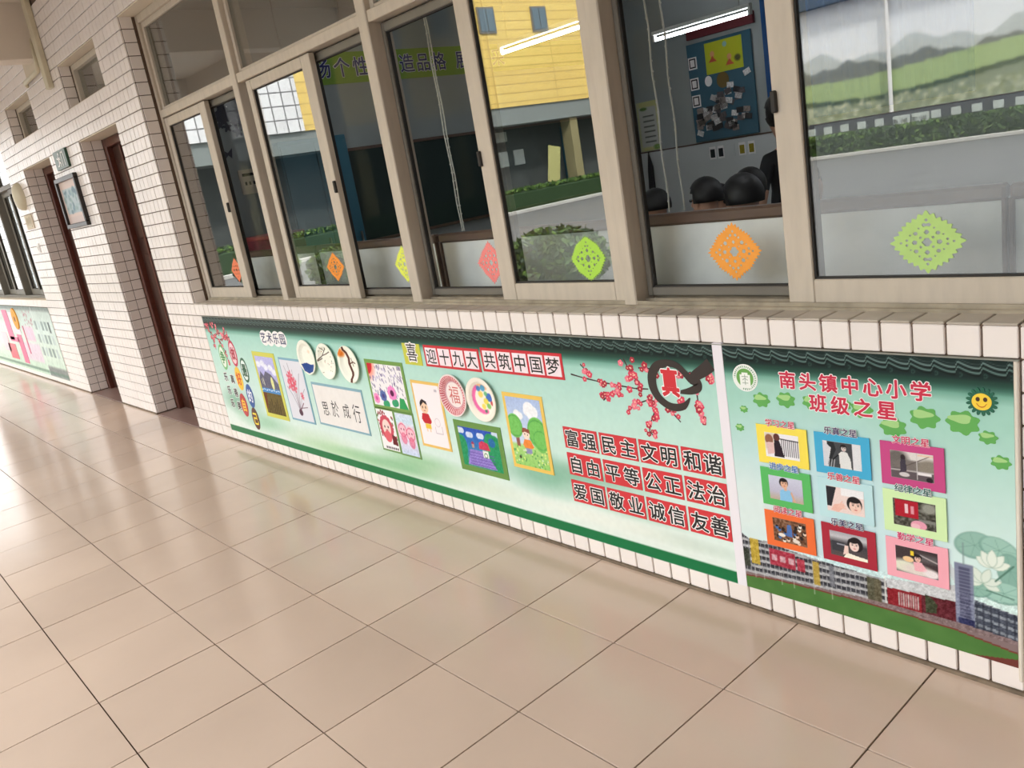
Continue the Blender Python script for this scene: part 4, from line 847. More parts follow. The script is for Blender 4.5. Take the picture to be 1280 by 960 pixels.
for i, (rgb, cn, tx, tc_, fn, ds) in enumerate(SPEC):
    cx, cz = CX3[i % 3], CZ3[i // 3]; x0_, x1_, z0_, z1_ = cx[0], cx[1], cz[0], cz[1]; mx, mz = (x0_ + x1_) / 2, (z0_ + z1_) / 2
    o = thing('photo_card', '%s card framing a photo of %s' % (cn, ds), 'photo card', (mx, PY, mz), 'photo cards of the star pupils')
    rr_ = -.0055
    MB().box(x0_ - mx, x1_ - mx, rr_, -.0035, z0_ - mz, z1_ - mz, .0006).build('card_board', mat('photo_card_%d' % i, rgb, rough=.45), o)
    MB().box(x0_ - mx + .015, x1_ - mx - .015, -.0036, .0002, z0_ - mz + .015, z1_ - mz - .015).build('mount_pad', M_WHITE, o)
    pw, ph = (.106, .074); c = Canvas(-pw / 2, pw / 2, -ph / 2, ph / 2, .0014, (200, 200, 200)); W, H = pw, ph
    fn(c, lambda u: -pw / 2 + u * pw, lambda v: -ph / 2 + v * ph, W, H); c.speck(.05, 1)
    q = c.build('photo', rr_ - .0006, rr_ + .0001, M_PRINT, o)
    zl = z1_ + .0085; xa, xb = mx - .035, mx + .035
    lettering(words(tx, xa, zl, xb, zl, .0235, .0235), RP, 'lettering', M_INKW, PY - .0066, .06); lettering(words(tx, xa, zl, xb, zl, .0235, .0235), RP, 'lettering', mat('star_text_%d' % i, tc_, rough=.4), PY - .0070, .02)
# white plastic strips
tag(MB().box(-.600, -.566, PY - .0015, .003, .074, .862, .0008).build('joint_strip', mat('white_plastic', (240, 234, 240), rough=.35)), 'slim white plastic strip between the two green posters', 'strip')
tag(MB().box(.198, .2085, -.013, .003, .040, .858, .003).build('edge_trim', mat('ivory_plastic', (226, 216, 202), rough=.35)), 'ivory plastic edging at the right end of the star poster', 'edging strip')
tag(MB().box(-4.572, .209, -.0105, -.001, .8575, .8605, .0005).build('poster_edging', mat('grey_edging', (150, 150, 140), rough=.5)), 'thin grey edging along the top of the green posters', 'edging strip')

# far left poster
FP = thing('display_poster', 'green and pink display poster under the far left window', 'poster')
c = Canvas(*P3, .008); c.vgrad([(.06, (196, 222, 200)), (.3, (214, 230, 216)), (.6, (210, 226, 218)), (.80, (190, 204, 196)), (.83, (120, 130, 124)), (.86, (110, 124, 116))])
c.rect(-14, -8, .09, .125, (122, 156, 132)); c.rect(-9.65, -8.8, .064, .18, (120, 124, 122), .9, soft=.03); c.rect(-9.65, -8.8, .09, .12, (86, 126, 106), .7)
for x0_, z0_ in [(-9.15 + .16 * k - .0, .30 + .15 * j) for k in range(-3, 2) for j in range(3)]: c.rect(x0_ - .05, x0_ + .05, z0_, z0_ + .10, (130, 150, 146) if (x0_ * 50) % 3 > 1 else (190, 206, 204), .9)
c.rect(-9.04, -8.96, .58, .70, (70, 90, 84)); c.rect(-10.6, -9.75, .20, .42, (226, 206, 222), .9, soft=.04); c.rect(-10.3, -9.85, .45, .62, (236, 190, 212), .9, soft=.04); c.line([(-9.655, .06), (-9.655, .86)], .012, (236, 238, 236)); c.speck(.10, 3)
for k in range(30): c.ell(rng.uniform(-10.2, -9.75), rng.uniform(.62, .80), .02, .015, (176, 110, 120), al=.6)
c.build('poster_sheet', PY, -.0066, M_PRINT, FP)
def pcard(label, x0, x1, z0, z1, rgb, paint=None):
    o = card('pasted_card', label, 'card', x0, x1, z0, z1, rgb, 'cards pasted on the far left poster', t=.004)
    return o
for lb, x0_, x1_, z0_, z1_, rgb in (('upper tall pink paper strip on the far poster', -11.35, -11.05, .42, .80, (236, 130, 164)), ('lower tall pink paper strip on the far poster', -10.85, -10.60, .14, .50, (232, 120, 156)),
        ('short pink crossbar between the tall pink strips', -11.30, -10.80, .40, .46, (232, 120, 156)), ('white card with pink blossoms left of the pink strip', -11.9, -11.5, .25, .50, (246, 214, 222)), ('rosy card low on the far poster', -11.6, -11.15, .16, .36, (226, 120, 130)),
        ('thin pink paper rod on the far poster', -10.38, -10.33, .28, .62, (226, 120, 150)), ('white picture card behind the orange cutout', -11.0, -10.55, .52, .78, (240, 224, 232))): pcard(lb, x0_, x1_, z0_, z1_, rgb)
o = thing('paper_cutout', 'orange oval paper cutout on the far left poster', 'paper cutout', (-10.62, PY, .70)); MB().disc(0, 0, .14, .13, -.012, 0, 30).build('paper', mat('cutout_far_orange', (242, 166, 60), rough=.6), o); MB().disc(0, 0, .035, .035, -.0125, -.011, 14).build('center_hole', mat('hole_brown', (120, 70, 40)), o)

# ---------------------------------------------------------------- paper cut-outs on the glass
def cutout(label, cx, y, cz, hw, hh, rgb, seed, n=70, power=1.15, teeth=11):
    """snowflake of folded paper: four-fold symmetric outline and holes, traced by marching squares"""
    rr = random.Random(seed); holes = [(0, 0, .13)] + [(.34, 0, .065), (0, .34, .065), (.30, .30, .06), (.55, .08, .05), (.08, .55, .05), (.18, .16, .035), (.68, 0, .035), (0, .70, .035), (.45, .22, .035), (.22, .46, .035)]
    holes = [(a + rr.uniform(-.02, .02) if a else 0, c_ + rr.uniform(-.02, .02) if c_ else 0, r * rr.uniform(.8, 1.25)) for a, c_, r in holes]
    g = np.linspace(-1.08, 1.08, n); Xg, Zg = np.meshgrid(g, g); ax, az = np.abs(Xg), np.abs(Zg)
    d = (ax ** power + az ** power) ** (1 / power); th = np.arctan2(az, ax)
    f = .93 + .055 * np.cos(th * 4 * teeth) + .02 * np.cos(8 * th) - d
    for a, c_, r in holes: f = np.minimum(f, np.hypot(ax - a, az - c_) - r * (1 + .15 * np.cos(5 * np.arctan2(az - c_, ax - a))))
    vs, fs, cache = [], [], {}
    def V_(key, x, z):
        if key not in cache: cache[key] = len(vs); vs.append((x * hw, -.0006, z * hh))
        return cache[key]
    for j in range(n - 1):
        for i in range(n - 1):
            cs = [(i, j), (i + 1, j), (i + 1, j + 1), (i, j + 1)]; val = [f[q[1], q[0]] for q in cs]
            if max(val) <= 0: continue
            poly = []
            for k in range(4):
                a, b_ = cs[k], cs[(k + 1) % 4]; fa, fb = val[k], val[(k + 1) % 4]
                if fa > 0: poly.append(V_(a, g[a[0]], g[a[1]]))
                if (fa > 0) != (fb > 0):
                    t = fa / (fa - fb); poly.append(V_(tuple(sorted((a, b_))) , g[a[0]] + (g[b_[0]] - g[a[0]]) * t, g[a[1]] + (g[b_[1]] - g[a[1]]) * t))
            if len(poly) > 2: fs.append(tuple(poly))
    me = bpy.data.meshes.new('paper_cutout'); me.from_pydata(vs, [], fs); me.materials.append(mat('cut_paper_%d_%d_%d' % rgb, rgb, rough=.75, noise=.04, nscale=40))
    o = bpy.data.objects.new('paper_cutout', me); link(o); o.location = (cx, y, cz); md = o.modifiers.new('thick', 'SOLIDIFY'); md.thickness = .0012
    return tag(o, label, 'paper cutout', group='folded paper cutouts on the window glass')
GO = OY + .03 * .55 - .0022; GI = IY + .028 * .55 - .0022
cutout('salmon paper cutout in the leftmost sash', -4.135, GO, 1.128, .080, .076, (236, 130, 90), 1)
cutout('deep orange paper cutout in the second framed sash', -2.922, GO, 1.118, .090, .075, (244, 150, 50), 2)
cutout('small bright yellow paper cutout on clear glass', -2.365, GI, 1.108, .082, .087, (238, 246, 90), 3)
cutout('salmon pink paper cutout on clear glass', -1.748, GI, 1.098, .088, .088, (250, 140, 134), 4)
cutout('lime green paper cutout near the thick middle frame', -1.168, GO, 1.105, .083, .079, (178, 226, 80), 5, power=1.5)
cutout('big orange paper cutout on clear glass', -.608, GI, 1.099, .094, .088, (252, 166, 66), 6, power=1.3)
cutout('pale green gear edged paper cutout in the rightmost sash', -.030, GO, 1.109, .090, .077, (186, 220, 130), 7, power=1.35, teeth=7)

# ---------------------------------------------------------------- things on the tiled piers
t = thing('exit_sign', 'small dark green running man exit sign between the doors', 'sign', (-6.67, -.004, 2.107))
MB().box(-.18, .18, -.022, 0, -.072, .072, .003).build('sign_box', mat('sign_green', (34, 72, 52), rough=.35), t)
MB().box(-.186, .186, -.006, .001, .072, .076).build('hanging_rail', M_METAL, t)
b = MB(); b.disc(-.03, .045, .013, .013, -.024, -.022, 16); ribbon(b, [(-.04, .03), (-.05, .0), (-.04, -.02)], [.022, .026, .02], -.0235)
ribbon(b, [(-.04, .025), (-.075, .01), (-.10, .02)], [.01, .01, .008], -.0236); ribbon(b, [(-.045, .025), (-.01, .0), (.0, .02)], [.01, .01, .008], -.0236); ribbon(b, [(-.045, -.02), (-.01, -.025), (-.012, -.055)], [.014, .013, .01], -.0236); ribbon(b, [(-.045, -.02), (-.07, -.04), (-.105, -.045)], [.014, .013, .01], -.0236)
b.add([(.04, -.0236, -.055), (.04, -.0236, .055), (.052, -.0236, .055), (.052, -.0236, -.055)], [(0, 1, 2, 3)]); b.add([(.04, -.0236, .043), (.04, -.0236, .055), (.12, -.0236, .055), (.12, -.0236, .043)], [(0, 1, 2, 3)]); b.add([(.108, -.0236, -.055), (.108, -.0236, .055), (.12, -.0236, .055), (.12, -.0236, -.055)], [(0, 1, 2, 3)])
b.build('pictogram', M_INKW, t)
t = thing('framed_picture', 'black framed blue ink landscape hung between the two doors', 'framed picture', (-6.715, -.004, 1.775))
hw, hh = .30, .205; b = MB()
for q in ((-hw, hw, hh - .035, hh), (-hw, hw, -hh, -hh + .035), (-hw, -hw + .035, -hh + .035, hh - .035), (hw - .035, hw, -hh + .035, hh - .035)): b.box(q[0], q[1], -.034, 0, q[2], q[3], .004)
b.build('picture_frame', M_BLACKF, t)
c = Canvas(-hw + .03, hw - .03, -hh + .03, hh - .03, .005, (214, 190, 180)); c.rect(-.22, .22, -.09, .11, (168, 184, 190)); rr = random.Random(8)
for _ in range(46): c.ell(rr.uniform(-.2, .2), rr.uniform(-.08, .09), rr.uniform(.01, .04), rr.uniform(.01, .03), rr.choice(((96, 132, 146), (70, 104, 120), (150, 176, 180), (120, 150, 150))), soft=.6, al=.7)
c.rect(-.3, .3, -.2, -.115, (206, 184, 178)); c.build('picture_print', -.012, -.002, M_PRINT, t)
t = thing('alarm_bell', 'round cream alarm bell high beside the farther doorway', 'alarm bell', (-8.43, -.004, 1.962))
MB().lathe(0, 0, [(0, -.075), (.03, -.075), (.10, -.060), (.125, -.035), (.13, -.01), (.13, 0)], 36).build('bell_dome', M_DUCT, t, smooth=True); MB().sphere((-.05, -.075, .0), .012, 6).build('dome_screw', M_RUB, t)
t = thing('notice_plate', 'faint cream notice plate with raised pattern below the bell', 'wall plate', (-8.405, -.004, 1.717))
MB().box(-.14, .14, -.012, 0, -.068, .068, .003).build('plate_board', M_PLASTER, t); b = MB()
for x in (-.06, .05): b.lathe(x, .015, [(.02, -.016), (.03, -.018), (.036, -.016)], 20)
b.box(-.09, .09, -.016, -.012, -.05, -.035, .001); b.build('raised_pattern', M_DUCT, t)
t = thing('light_switch', 'small white light switch below the notice plate', 'light switch', (-8.38, -.004, 1.46)); MB().box(-.045, .045, -.010, 0, -.045, .045, .003).build('switch_plate', M_WHITE, t); MB().box(-.012, .012, -.015, -.009, -.02, .02, .002).build('rocker', M_WHITE, t)

# ---------------------------------------------------------------- classroom behind the windows
RX0, RX1, RY0, RY1, RH = -6.6, 2.45, .24, 7.0, 3.2
rw = thing('wall_back', 'pale far wall of the classroom with a lighter lower half', 'wall', kind='structure')
MB().box(RX0 - .1, RX1 + .1, RY1, RY1 + .15, -.01, HT + .2).build('wall_panel', M_ROOMW, rw)
MB().box(RX0, RX1, RY1 - .012, RY1, 0, 1.325, .002).build('wainscot', M_WAINS, rw)
MB().box(RX0, RX1, RY1 - .02, RY1, 1.318, 1.334, .002).build('dado_line', M_CABR, rw)
lw_ = thing('wall_left', 'grey classroom end wall that carries the blackboard', 'wall', kind='structure'); MB().box(RX0 - .12, RX0, RY0, RY1, -.01, HT).build('wall_panel', M_ROOMW, lw_)
tag(MB().box(RX1, RX1 + .12, RY0, RY1, -.01, HT).build('wall_right', M_ROOMW), 'classroom end wall beyond the right of the photo', 'wall', kind='structure')
tag(MB().box(WL, 2.6, RY0, RY1, -.13, -.009).build('floor_classroom', M_ROOMF), 'dull grey classroom floor', 'floor', kind='structure')
tag(MB().box(WL, 2.6, RY0, RY1 + .1, RH, HT + .2).build('ceiling_classroom', mat('classroom_ceiling_paint', (196, 198, 194), rough=.9)), 'plain classroom ceiling over the hanging lamps', 'ceiling', kind='structure')
tag(MB().box(-14, RX0 - .12, RY1, RY1 + .15, -.01, HT).build('wall_far_left', M_ROOMW), 'far wall of the rooms behind the two doors', 'wall', kind='structure')
tag(MB().box(-8.9, -8.78, RY0, RY1, -.01, HT).build('partition_left', M_ROOMW), 'partition behind the farther door', 'wall', kind='structure')
t = thing('blackboard', 'dark green blackboard with wooden rim on the classroom end wall', 'blackboard', (RX0, 0, 0))
MB().box(.02, .035, 2.45, 6.35, .98, 1.86).build('board_surface', M_BB, t)
b = MB(); b.box(.004, .05, 2.41, 6.39, 1.86, 1.89, .003); b.box(.004, .06, 2.41, 6.39, .95, .98, .003); b.box(.004, .05, 2.41, 2.45, .98, 1.86, .003); b.box(0, .05, 6.35, 6.39, .98, 1.86, .003); b.build('board_rim', M_CABR, t)
t = thing('wall_banner', 'green banner with blue slogan characters above the blackboard', 'banner', (RX0, 0, 0))
MB().box(.002, .012, 2.3, 6.2, 2.50, 2.79, .002).build('banner_cloth', mat('banner_green', (132, 166, 60), rough=.7), t)
M_BT = mat('banner_blue', (44, 50, 110), rough=.6)
ch = []
for s_, y0_, y1_ in (('扬个性', 2.46, 2.90), ('塑', 3.22, 3.22), ('造品格', 3.46, 3.88), ('展风采', 4.20, 4.72)): ch += words(s_, y0_, 2.65, y1_, 2.65, .19)
lettering(ch, t, 'lettering', M_INKW, .0135, .04, plane='X'); lettering(ch, t, 'lettering', M_BT, .0150, .015, plane='X')
t = thing('tall_cabinet', 'teal tall cupboard with grey doors left of the blackboard', 'cabinet', (RX0, 0, 0))
M_TEAL = mat('teal_paint', (48, 104, 124), rough=.5); MB().box(.01, .4, 1.62, 2.32, 0, 2.0, .006).build('carcass', M_TEAL, t)
for y in (1.635, 1.98): dd = MB().box(.4, .415, y, y + .33, .08, 1.96, .003).build('door', M_TEAL, t); MB().box(.415, .43, y + .28, y + .30, .95, 1.1, .002).build('handle', M_METAL, dd)
# wall decals
b = MB(); rr = random.Random(3)
for _ in range(30):
    y, z, r = rr.gauss(1.45, .10), rr.gauss(2.33, .10), rr.uniform(.03, .06); b.add([(RX0 + .004 + rr.random() * .002, p[0], p[1]) for p in leaf_shape(y, z, r, 5, rr.random() * 6, .35)], [tuple(range(40))])
tag(b.build('flower_decal', mat('dark_blue_decal', (42, 44, 62), rough=.6)), 'large dark blue flower decal high on the end wall', 'wall decal')
for i, (y, z, lb) in enumerate(((1.60, 2.22, 'small dark butterfly decal beside the flower decal'), (1.33, 1.99, 'small dark butterfly decal below the flower decal'))):
    tag(MB().add([(RX0 + .005, y, z), (RX0 + .005, y + .05, z + .04), (RX0 + .005, y + .04, z - .01), (RX0 + .005, y + .03, z - .05), (RX0 + .005, y, z - .02), (RX0 + .005, y - .03, z - .05), (RX0 + .005, y - .04, z - .01), (RX0 + .005, y - .05, z + .04)], [tuple(range(8))]).build('butterfly_decal', MATS['dark_blue_decal']), lb, 'wall decal')
t = thing('wall_calendar', 'small cream wall sheet with dark marks on the end wall', 'wall sheet', (RX0, 1.47, 1.72)); MB().box(.002, .012, -.09, .09, -.11, .11).build('sheet', M_PLASTER, t); b = MB()
for k in range(3): b.box(.012, .014, -.05 + k * .04, -.03 + k * .04, -.03, .0)
b.box(.012, .014, -.06, .06, .05, .075); b.build('marks', M_INK, t)
# low cabinets against the window
def low_cab(x0, x1, lab):
    t = thing('low_cabinet', lab, 'cabinet', ((x0 + x1) / 2, .3, 0), 'low cabinets standing against the window'); hx = (x1 - x0) / 2
    MB().box(-hx, hx, .0, .02, .02, 1.178, .003).build('back_board', M_CAB, t)
    MB().box(-hx, hx, .02, .34, .02, .95, .004).build('carcass', M_CAB, t)
    b = MB(); b.box(-hx - .006, hx + .006, -.012, .030, 1.174, 1.214, .008); b.box(-hx - .008, -hx + .004, -.012, .01, .02, 1.18, .003); b.box(hx - .004, hx + .008, -.012, .01, .02, 1.18, .003); b.build('edge_band', M_CABR, t)
    MB().box(-hx + .01, hx - .01, .02, .32, 0, .02).build('plinth', M_CABR, t)
low_cab(-4.55, -3.43, 'low pale cabinet with brown top behind the two left bays'); low_cab(-3.40, -2.285, 'low pale cabinet with brown top in the middle behind the third bay'); low_cab(-2.245, -1.13, 'low pale cabinet right of the gap between cabinets'); low_cab(-1.11, .08, 'low pale cabinet behind the orange paper cutout'); low_cab(.10, 1.4, 'low pale cabinet at the right edge of the window')
t = thing('red_box', 'dark red patterned box standing behind the leftmost low cabinet board', 'box', (-4.30, .47, .95)); MB().box(-.26, .22, -.12, .12, 0, .335, .006).build('box_body', mat('maroon_card', (112, 34, 48), rough=.5, noise=.4, nscale=22), t); MB().box(-.265, .225, -.125, .125, .32, .345, .003).build('lid', mat('maroon_lid', (140, 46, 52), rough=.5, noise=.4, nscale=22), t)
# hanging lamps
M_TUBE = mat('lit_fluorescent_tube', (246, 248, 255), emit=20.0); M_LAMP = mat('white_lamp_housing', (222, 222, 216), rough=.5)
def lamp(xr, y, lab, L=1.16):
    t = thing('hanging_lamp', lab, 'lamp', (xr - L / 2, y, 2.50), 'hanging fluorescent lamps of the classroom')
    MB().tube([(-L / 2, 0, 0), (L / 2, 0, 0)], .017, 10).build('tube', M_TUBE, t, smooth=True)
    b = MB(); b.box(-L / 2 - .03, L / 2 + .03, -.03, .03, .045, .085, .004); b.box(-L / 2 - .03, -L / 2, -.022, .022, -.02, .05, .003); b.box(L / 2, L / 2 + .03, -.022, .022, -.02, .05, .003); b.build('housing', M_LAMP, t)
    MB().tube([(-L / 2 + .1, 0, .08), (-L / 2 + .1, 0, RH - 2.5)], .004, 6).tube([(L / 2 - .1, 0, .08), (L / 2 - .1, 0, RH - 2.5)], .004, 6).build('hanging_rod', M_METAL, t)
for x, y, lb in ((-4.05, 5.8, 'lit hanging fluorescent tube above the pin board'), (-4.27, 3.75, 'lit hanging fluorescent tube seen behind the yellow reflection'), (-4.56, 1.55, 'lit hanging fluorescent tube nearest the slogan banner'),
                 (-.4, 5.8, 'hanging fluorescent tube far right at the back'), (-.6, 3.75, 'hanging fluorescent tube far right in the middle'), (-.9, 1.75, 'hanging fluorescent tube far right near the window')): lamp(x, y, lb)
for x, y, lb in ((-3.0, 2.2, 'small white ceiling fan near the window'), (-3.2, 4.6, 'small white ceiling fan deeper in the room')):
    t = thing('ceiling_fan', lb, 'ceiling fan', (x, y, RH)); MB().tube([(0, 0, 0), (0, 0, -.35)], .012, 8).build('fan_rod', M_LAMP, t); MB().lathe(0, 0, [(.0, .05), (.08, .04), (.09, 0), (.07, -.03), (0, -.04)], 20).build('fan_motor', M_LAMP, t, smooth=True).matrix_local = Matrix.Translation((0, 0, -.38)) @ Matrix.Rotation(math.pi / 2, 4, 'X')
    bl = MB().box(.08, .50, -.05, .05, -.385, -.379, .002).mesh('blade', M_LAMP)
    for k in range(3): inst('blade', bl, t, (0, 0, 0), (0, 0, k * 2.094 + .4))
# pin board
t = thing('pin_board', 'teal pin board with yellow poster, framed signs and many photos', 'pin board', (-5.235, RY1 - .012, 0))
MB().box(-.445, .445, -.03, 0, 1.345, 2.49, .004).build('board', mat('pin_board_teal', (52, 96, 116), rough=.8, noise=.08), t)
c = Canvas(-.18, .33, 2.10, 2.455, .008, (190, 196, 40))
for x, z in ((-.08, 2.32), (.15, 2.25)): c.ell(x, z, .03, .035, (226, 160, 110)); c.poly([(x - .06, z - .09), (x, z - .02), (x + .06, z - .09)], (200, 90, 60))
c.ell(.1, 2.40, .03, .03, (150, 190, 180)); c.ell(.26, 2.22, .04, .035, (80, 80, 40), soft=.6); c.build('yellow_poster', -.036, -.03, M_PAPER, t)
for k, z in enumerate((2.27, 2.03, 1.83)):
    f = MB().box(-.43, -.31, -.036, -.03, z - .07, z + .07).build('framed_sign', M_INKW, t); MB().box(-.415, -.325, -.038, -.035, z - .055, z + .055).build('sign_face', M_INK, f); MB().box(-.40, -.34, -.040, -.037, z - .04, z + .04).build('sign_symbol', M_INKW, f)
t1 = MB().disc(-.17, 2.03, .05, .06, -.036, -.03, 24).build('sun_face', M_INKW, t); t1 = MB().disc(.03, 2.01, .085, .09, -.034, -.03, 24).disc(.03, 2.01, .05, .05, -.037, -.03, 18).build('wreath', mat('wreath_brown', (110, 90, 40), rough=.7), t)
pm = [MB().box(-.045, .045, -.003, .003, -.032, .032).mesh('photo', mat('pinned_photo_%d' % i, rgb, rough=.5, noise=.5, nscale=60)) for i, rgb in enumerate(((200, 196, 196), (90, 86, 90), (150, 140, 136), (40, 40, 46), (226, 226, 226)))]
rr = random.Random(12)
for k in range(64):
    band = k / 64; x = rr.uniform(-.36, .38); z = 1.44 + rr.random() * .22 if k % 2 else 1.62 + (x + .4) * .42 + rr.uniform(-.10, .10)
    inst('photo', pm[rr.randrange(5)], t, (x, -.035 - .003 * (k % 4), min(z, 2.06)), (0, rr.uniform(-.5, .5), 0))
for k, x in enumerate((-5.02 + .0, -4.90, -4.745, -4.60, -4.47)):
    x -= .45; o = thing('wall_photo', ['small photo below the pin board, first of five from the left', 'small photo below the pin board, second of five', 'plain pale card in the middle below the pin board', 'small yellowish photo below the pin board, fourth of five', 'small photo below the pin board, last of five on the right'][k], 'photo', (x, RY1 - .012, 1.19), 'row of small photos below the pin board')
    MB().box(-.045, .045, -.006, 0, -.075, .075).build('mount', M_WAINS if k == 2 else M_INKW, o); 
    if k != 2: MB().box(-.032, .032, -.008, -.005, -.055, .045).build('photo', pm[3].materials[0] if k < 2 else mat('ochre_photo', (170, 150, 40), rough=.6, noise=.4, nscale=50), o)
t = thing('wall_scroll', 'cream and yellow wall chart with lines of small writing', 'wall chart', (-6.41, RY1 - .012, 1.65)); c = Canvas(-.17, .17, -.31, .31, .01, (196, 196, 150)); c.rect(-.12, .17, -.31, .31, (206, 204, 140)); c.rect(-.14, .14, -.26, .24, (200, 200, 190))
for k in range(6): c.rect(-.08, .10, .12 - k * .065, .135 - k * .065, (70, 70, 60))
c.ell(-.06, .22, .06, .02, (90, 120, 60)); c.ell(.1, -.27, .06, .03, (120, 160, 60)); c.build('chart_sheet', -.006, 0, M_PAPER, t)
b = MB(); b.prism([(0, .0), (.045, -.16), (.04, -.62), (-.01, -.66), (-.06, -.60), (-.03, -.2)], -.06, -.03); b.tube([(0, -.04, .03), (0, -.04, 0)], .008, 6)
t = thing('folded_umbrella', 'dark folded umbrella leaning in the far corner under the chart', 'umbrella', (-6.44, RY1 - .012, 1.30)); b.build('folded_cloth', mat('dark_cloth', (40, 36, 40), rough=.9), t)
MB().tube([(.0, -.045, -.62), (-.01, -.045, -.9)], .006, 6).build('shaft', M_METAL, t)
t = thing('window_curtain', 'blue gathered curtain at the top right of the far wall', 'curtain', (0, 0, 0)); b = MB(); n = 60
for k in range(n):
    xa, xb = -4.62 + 2.2 * k / n, -4.62 + 2.2 * (k + 1) / n; ya, yb = RY1 - .07 + .03 * math.sin(k * 1.1), RY1 - .07 + .03 * math.sin((k + 1) * 1.1); b.add([(xa, ya, 1.4), (xb, yb, 1.4), (xb, yb, 2.95), (xa, ya, 2.95)], [(0, 1, 2, 3)])
b.build('cloth', mat('curtain_blue', (36, 84, 140), rough=.9), t).modifiers.new('t', 'SOLIDIFY').thickness = .004; MB().tube([(-4.7, RY1 - .07, 2.96), (-2.3, RY1 - .07, 2.96)], .012, 8).build('curtain_rod', M_METAL, t)
t = thing('wall_valance', 'dark red pelmet strip above the pin board', 'pelmet', (-5.15, RY1 - .012, 2.60)); MB().box(-.5, .42, -.05, 0, -.06, .07, .004).build('pelmet_board', mat('pelmet_red', (110, 36, 44), rough=.6), t)
# pull cords
for i, (x, z1, lb) in enumerate(((-1.115, 2.6, 'left white pull cord hanging behind the orange cutout bay'), (-1.048, 2.6, 'right white pull cord hanging behind the orange cutout bay'), (-2.362, 2.75, 'white pull cord hanging before the blackboard'), (-2.345, 2.75, 'second white pull cord twisted before the blackboard'))):
    pts = [(x + .004 * math.sin(k * 1.3 + i), .52, 1.20 + (z1 - 1.2) * k / 24) for k in range(25)]
    b = MB().tube(pts, .0032, 6)
    for k in range(0, 40): b.sphere((x, .52, 1.20 + (z1 - 1.2) * k / 40), .0045, 3)
    tag(b.build('pull_cord', mat('cord_white', (206, 204, 196), rough=.7)), lb, 'cord', group='pull cords inside the window')

# ---------------------------------------------------------------- pupils
def skin_mesh(joints, edges, mats, paint, name, parent, sub=2):
    me = bpy.data.meshes.new(name); me.from_pydata([j[0] for j in joints], edges, []); o = bpy.data.objects.new(name, me); COL.objects.link(o)
    md = o.modifiers.new('s', 'SKIN'); md.use_smooth_shade = True
    for i, j in enumerate(joints): me.skin_vertices[0].data[i].radius = (j[1], j[2] if len(j) > 2 else j[1])
    me.skin_vertices[0].data[0].use_root = True
    o.modifiers.new('u', 'SUBSURF').levels = sub
    dg = bpy.context.evaluated_depsgraph_get(); nm = bpy.data.meshes.new_from_object(o.evaluated_get(dg), depsgraph=dg); bpy.data.objects.remove(o)
    for m in mats: nm.materials.append(m)
    for p in nm.polygons: p.material_index = paint(p.center); p.use_smooth = True
    return link(bpy.data.objects.new(name, nm), parent)
M_SKIN = mat('child_skin', (214, 164, 136), rough=.55); M_HAIR = mat('black_hair', (18, 15, 16), rough=.5); M_EYE = mat('dark_eye', (22, 18, 18), rough=.2); M_LIP = mat('lip', (176, 96, 90), rough=.5)
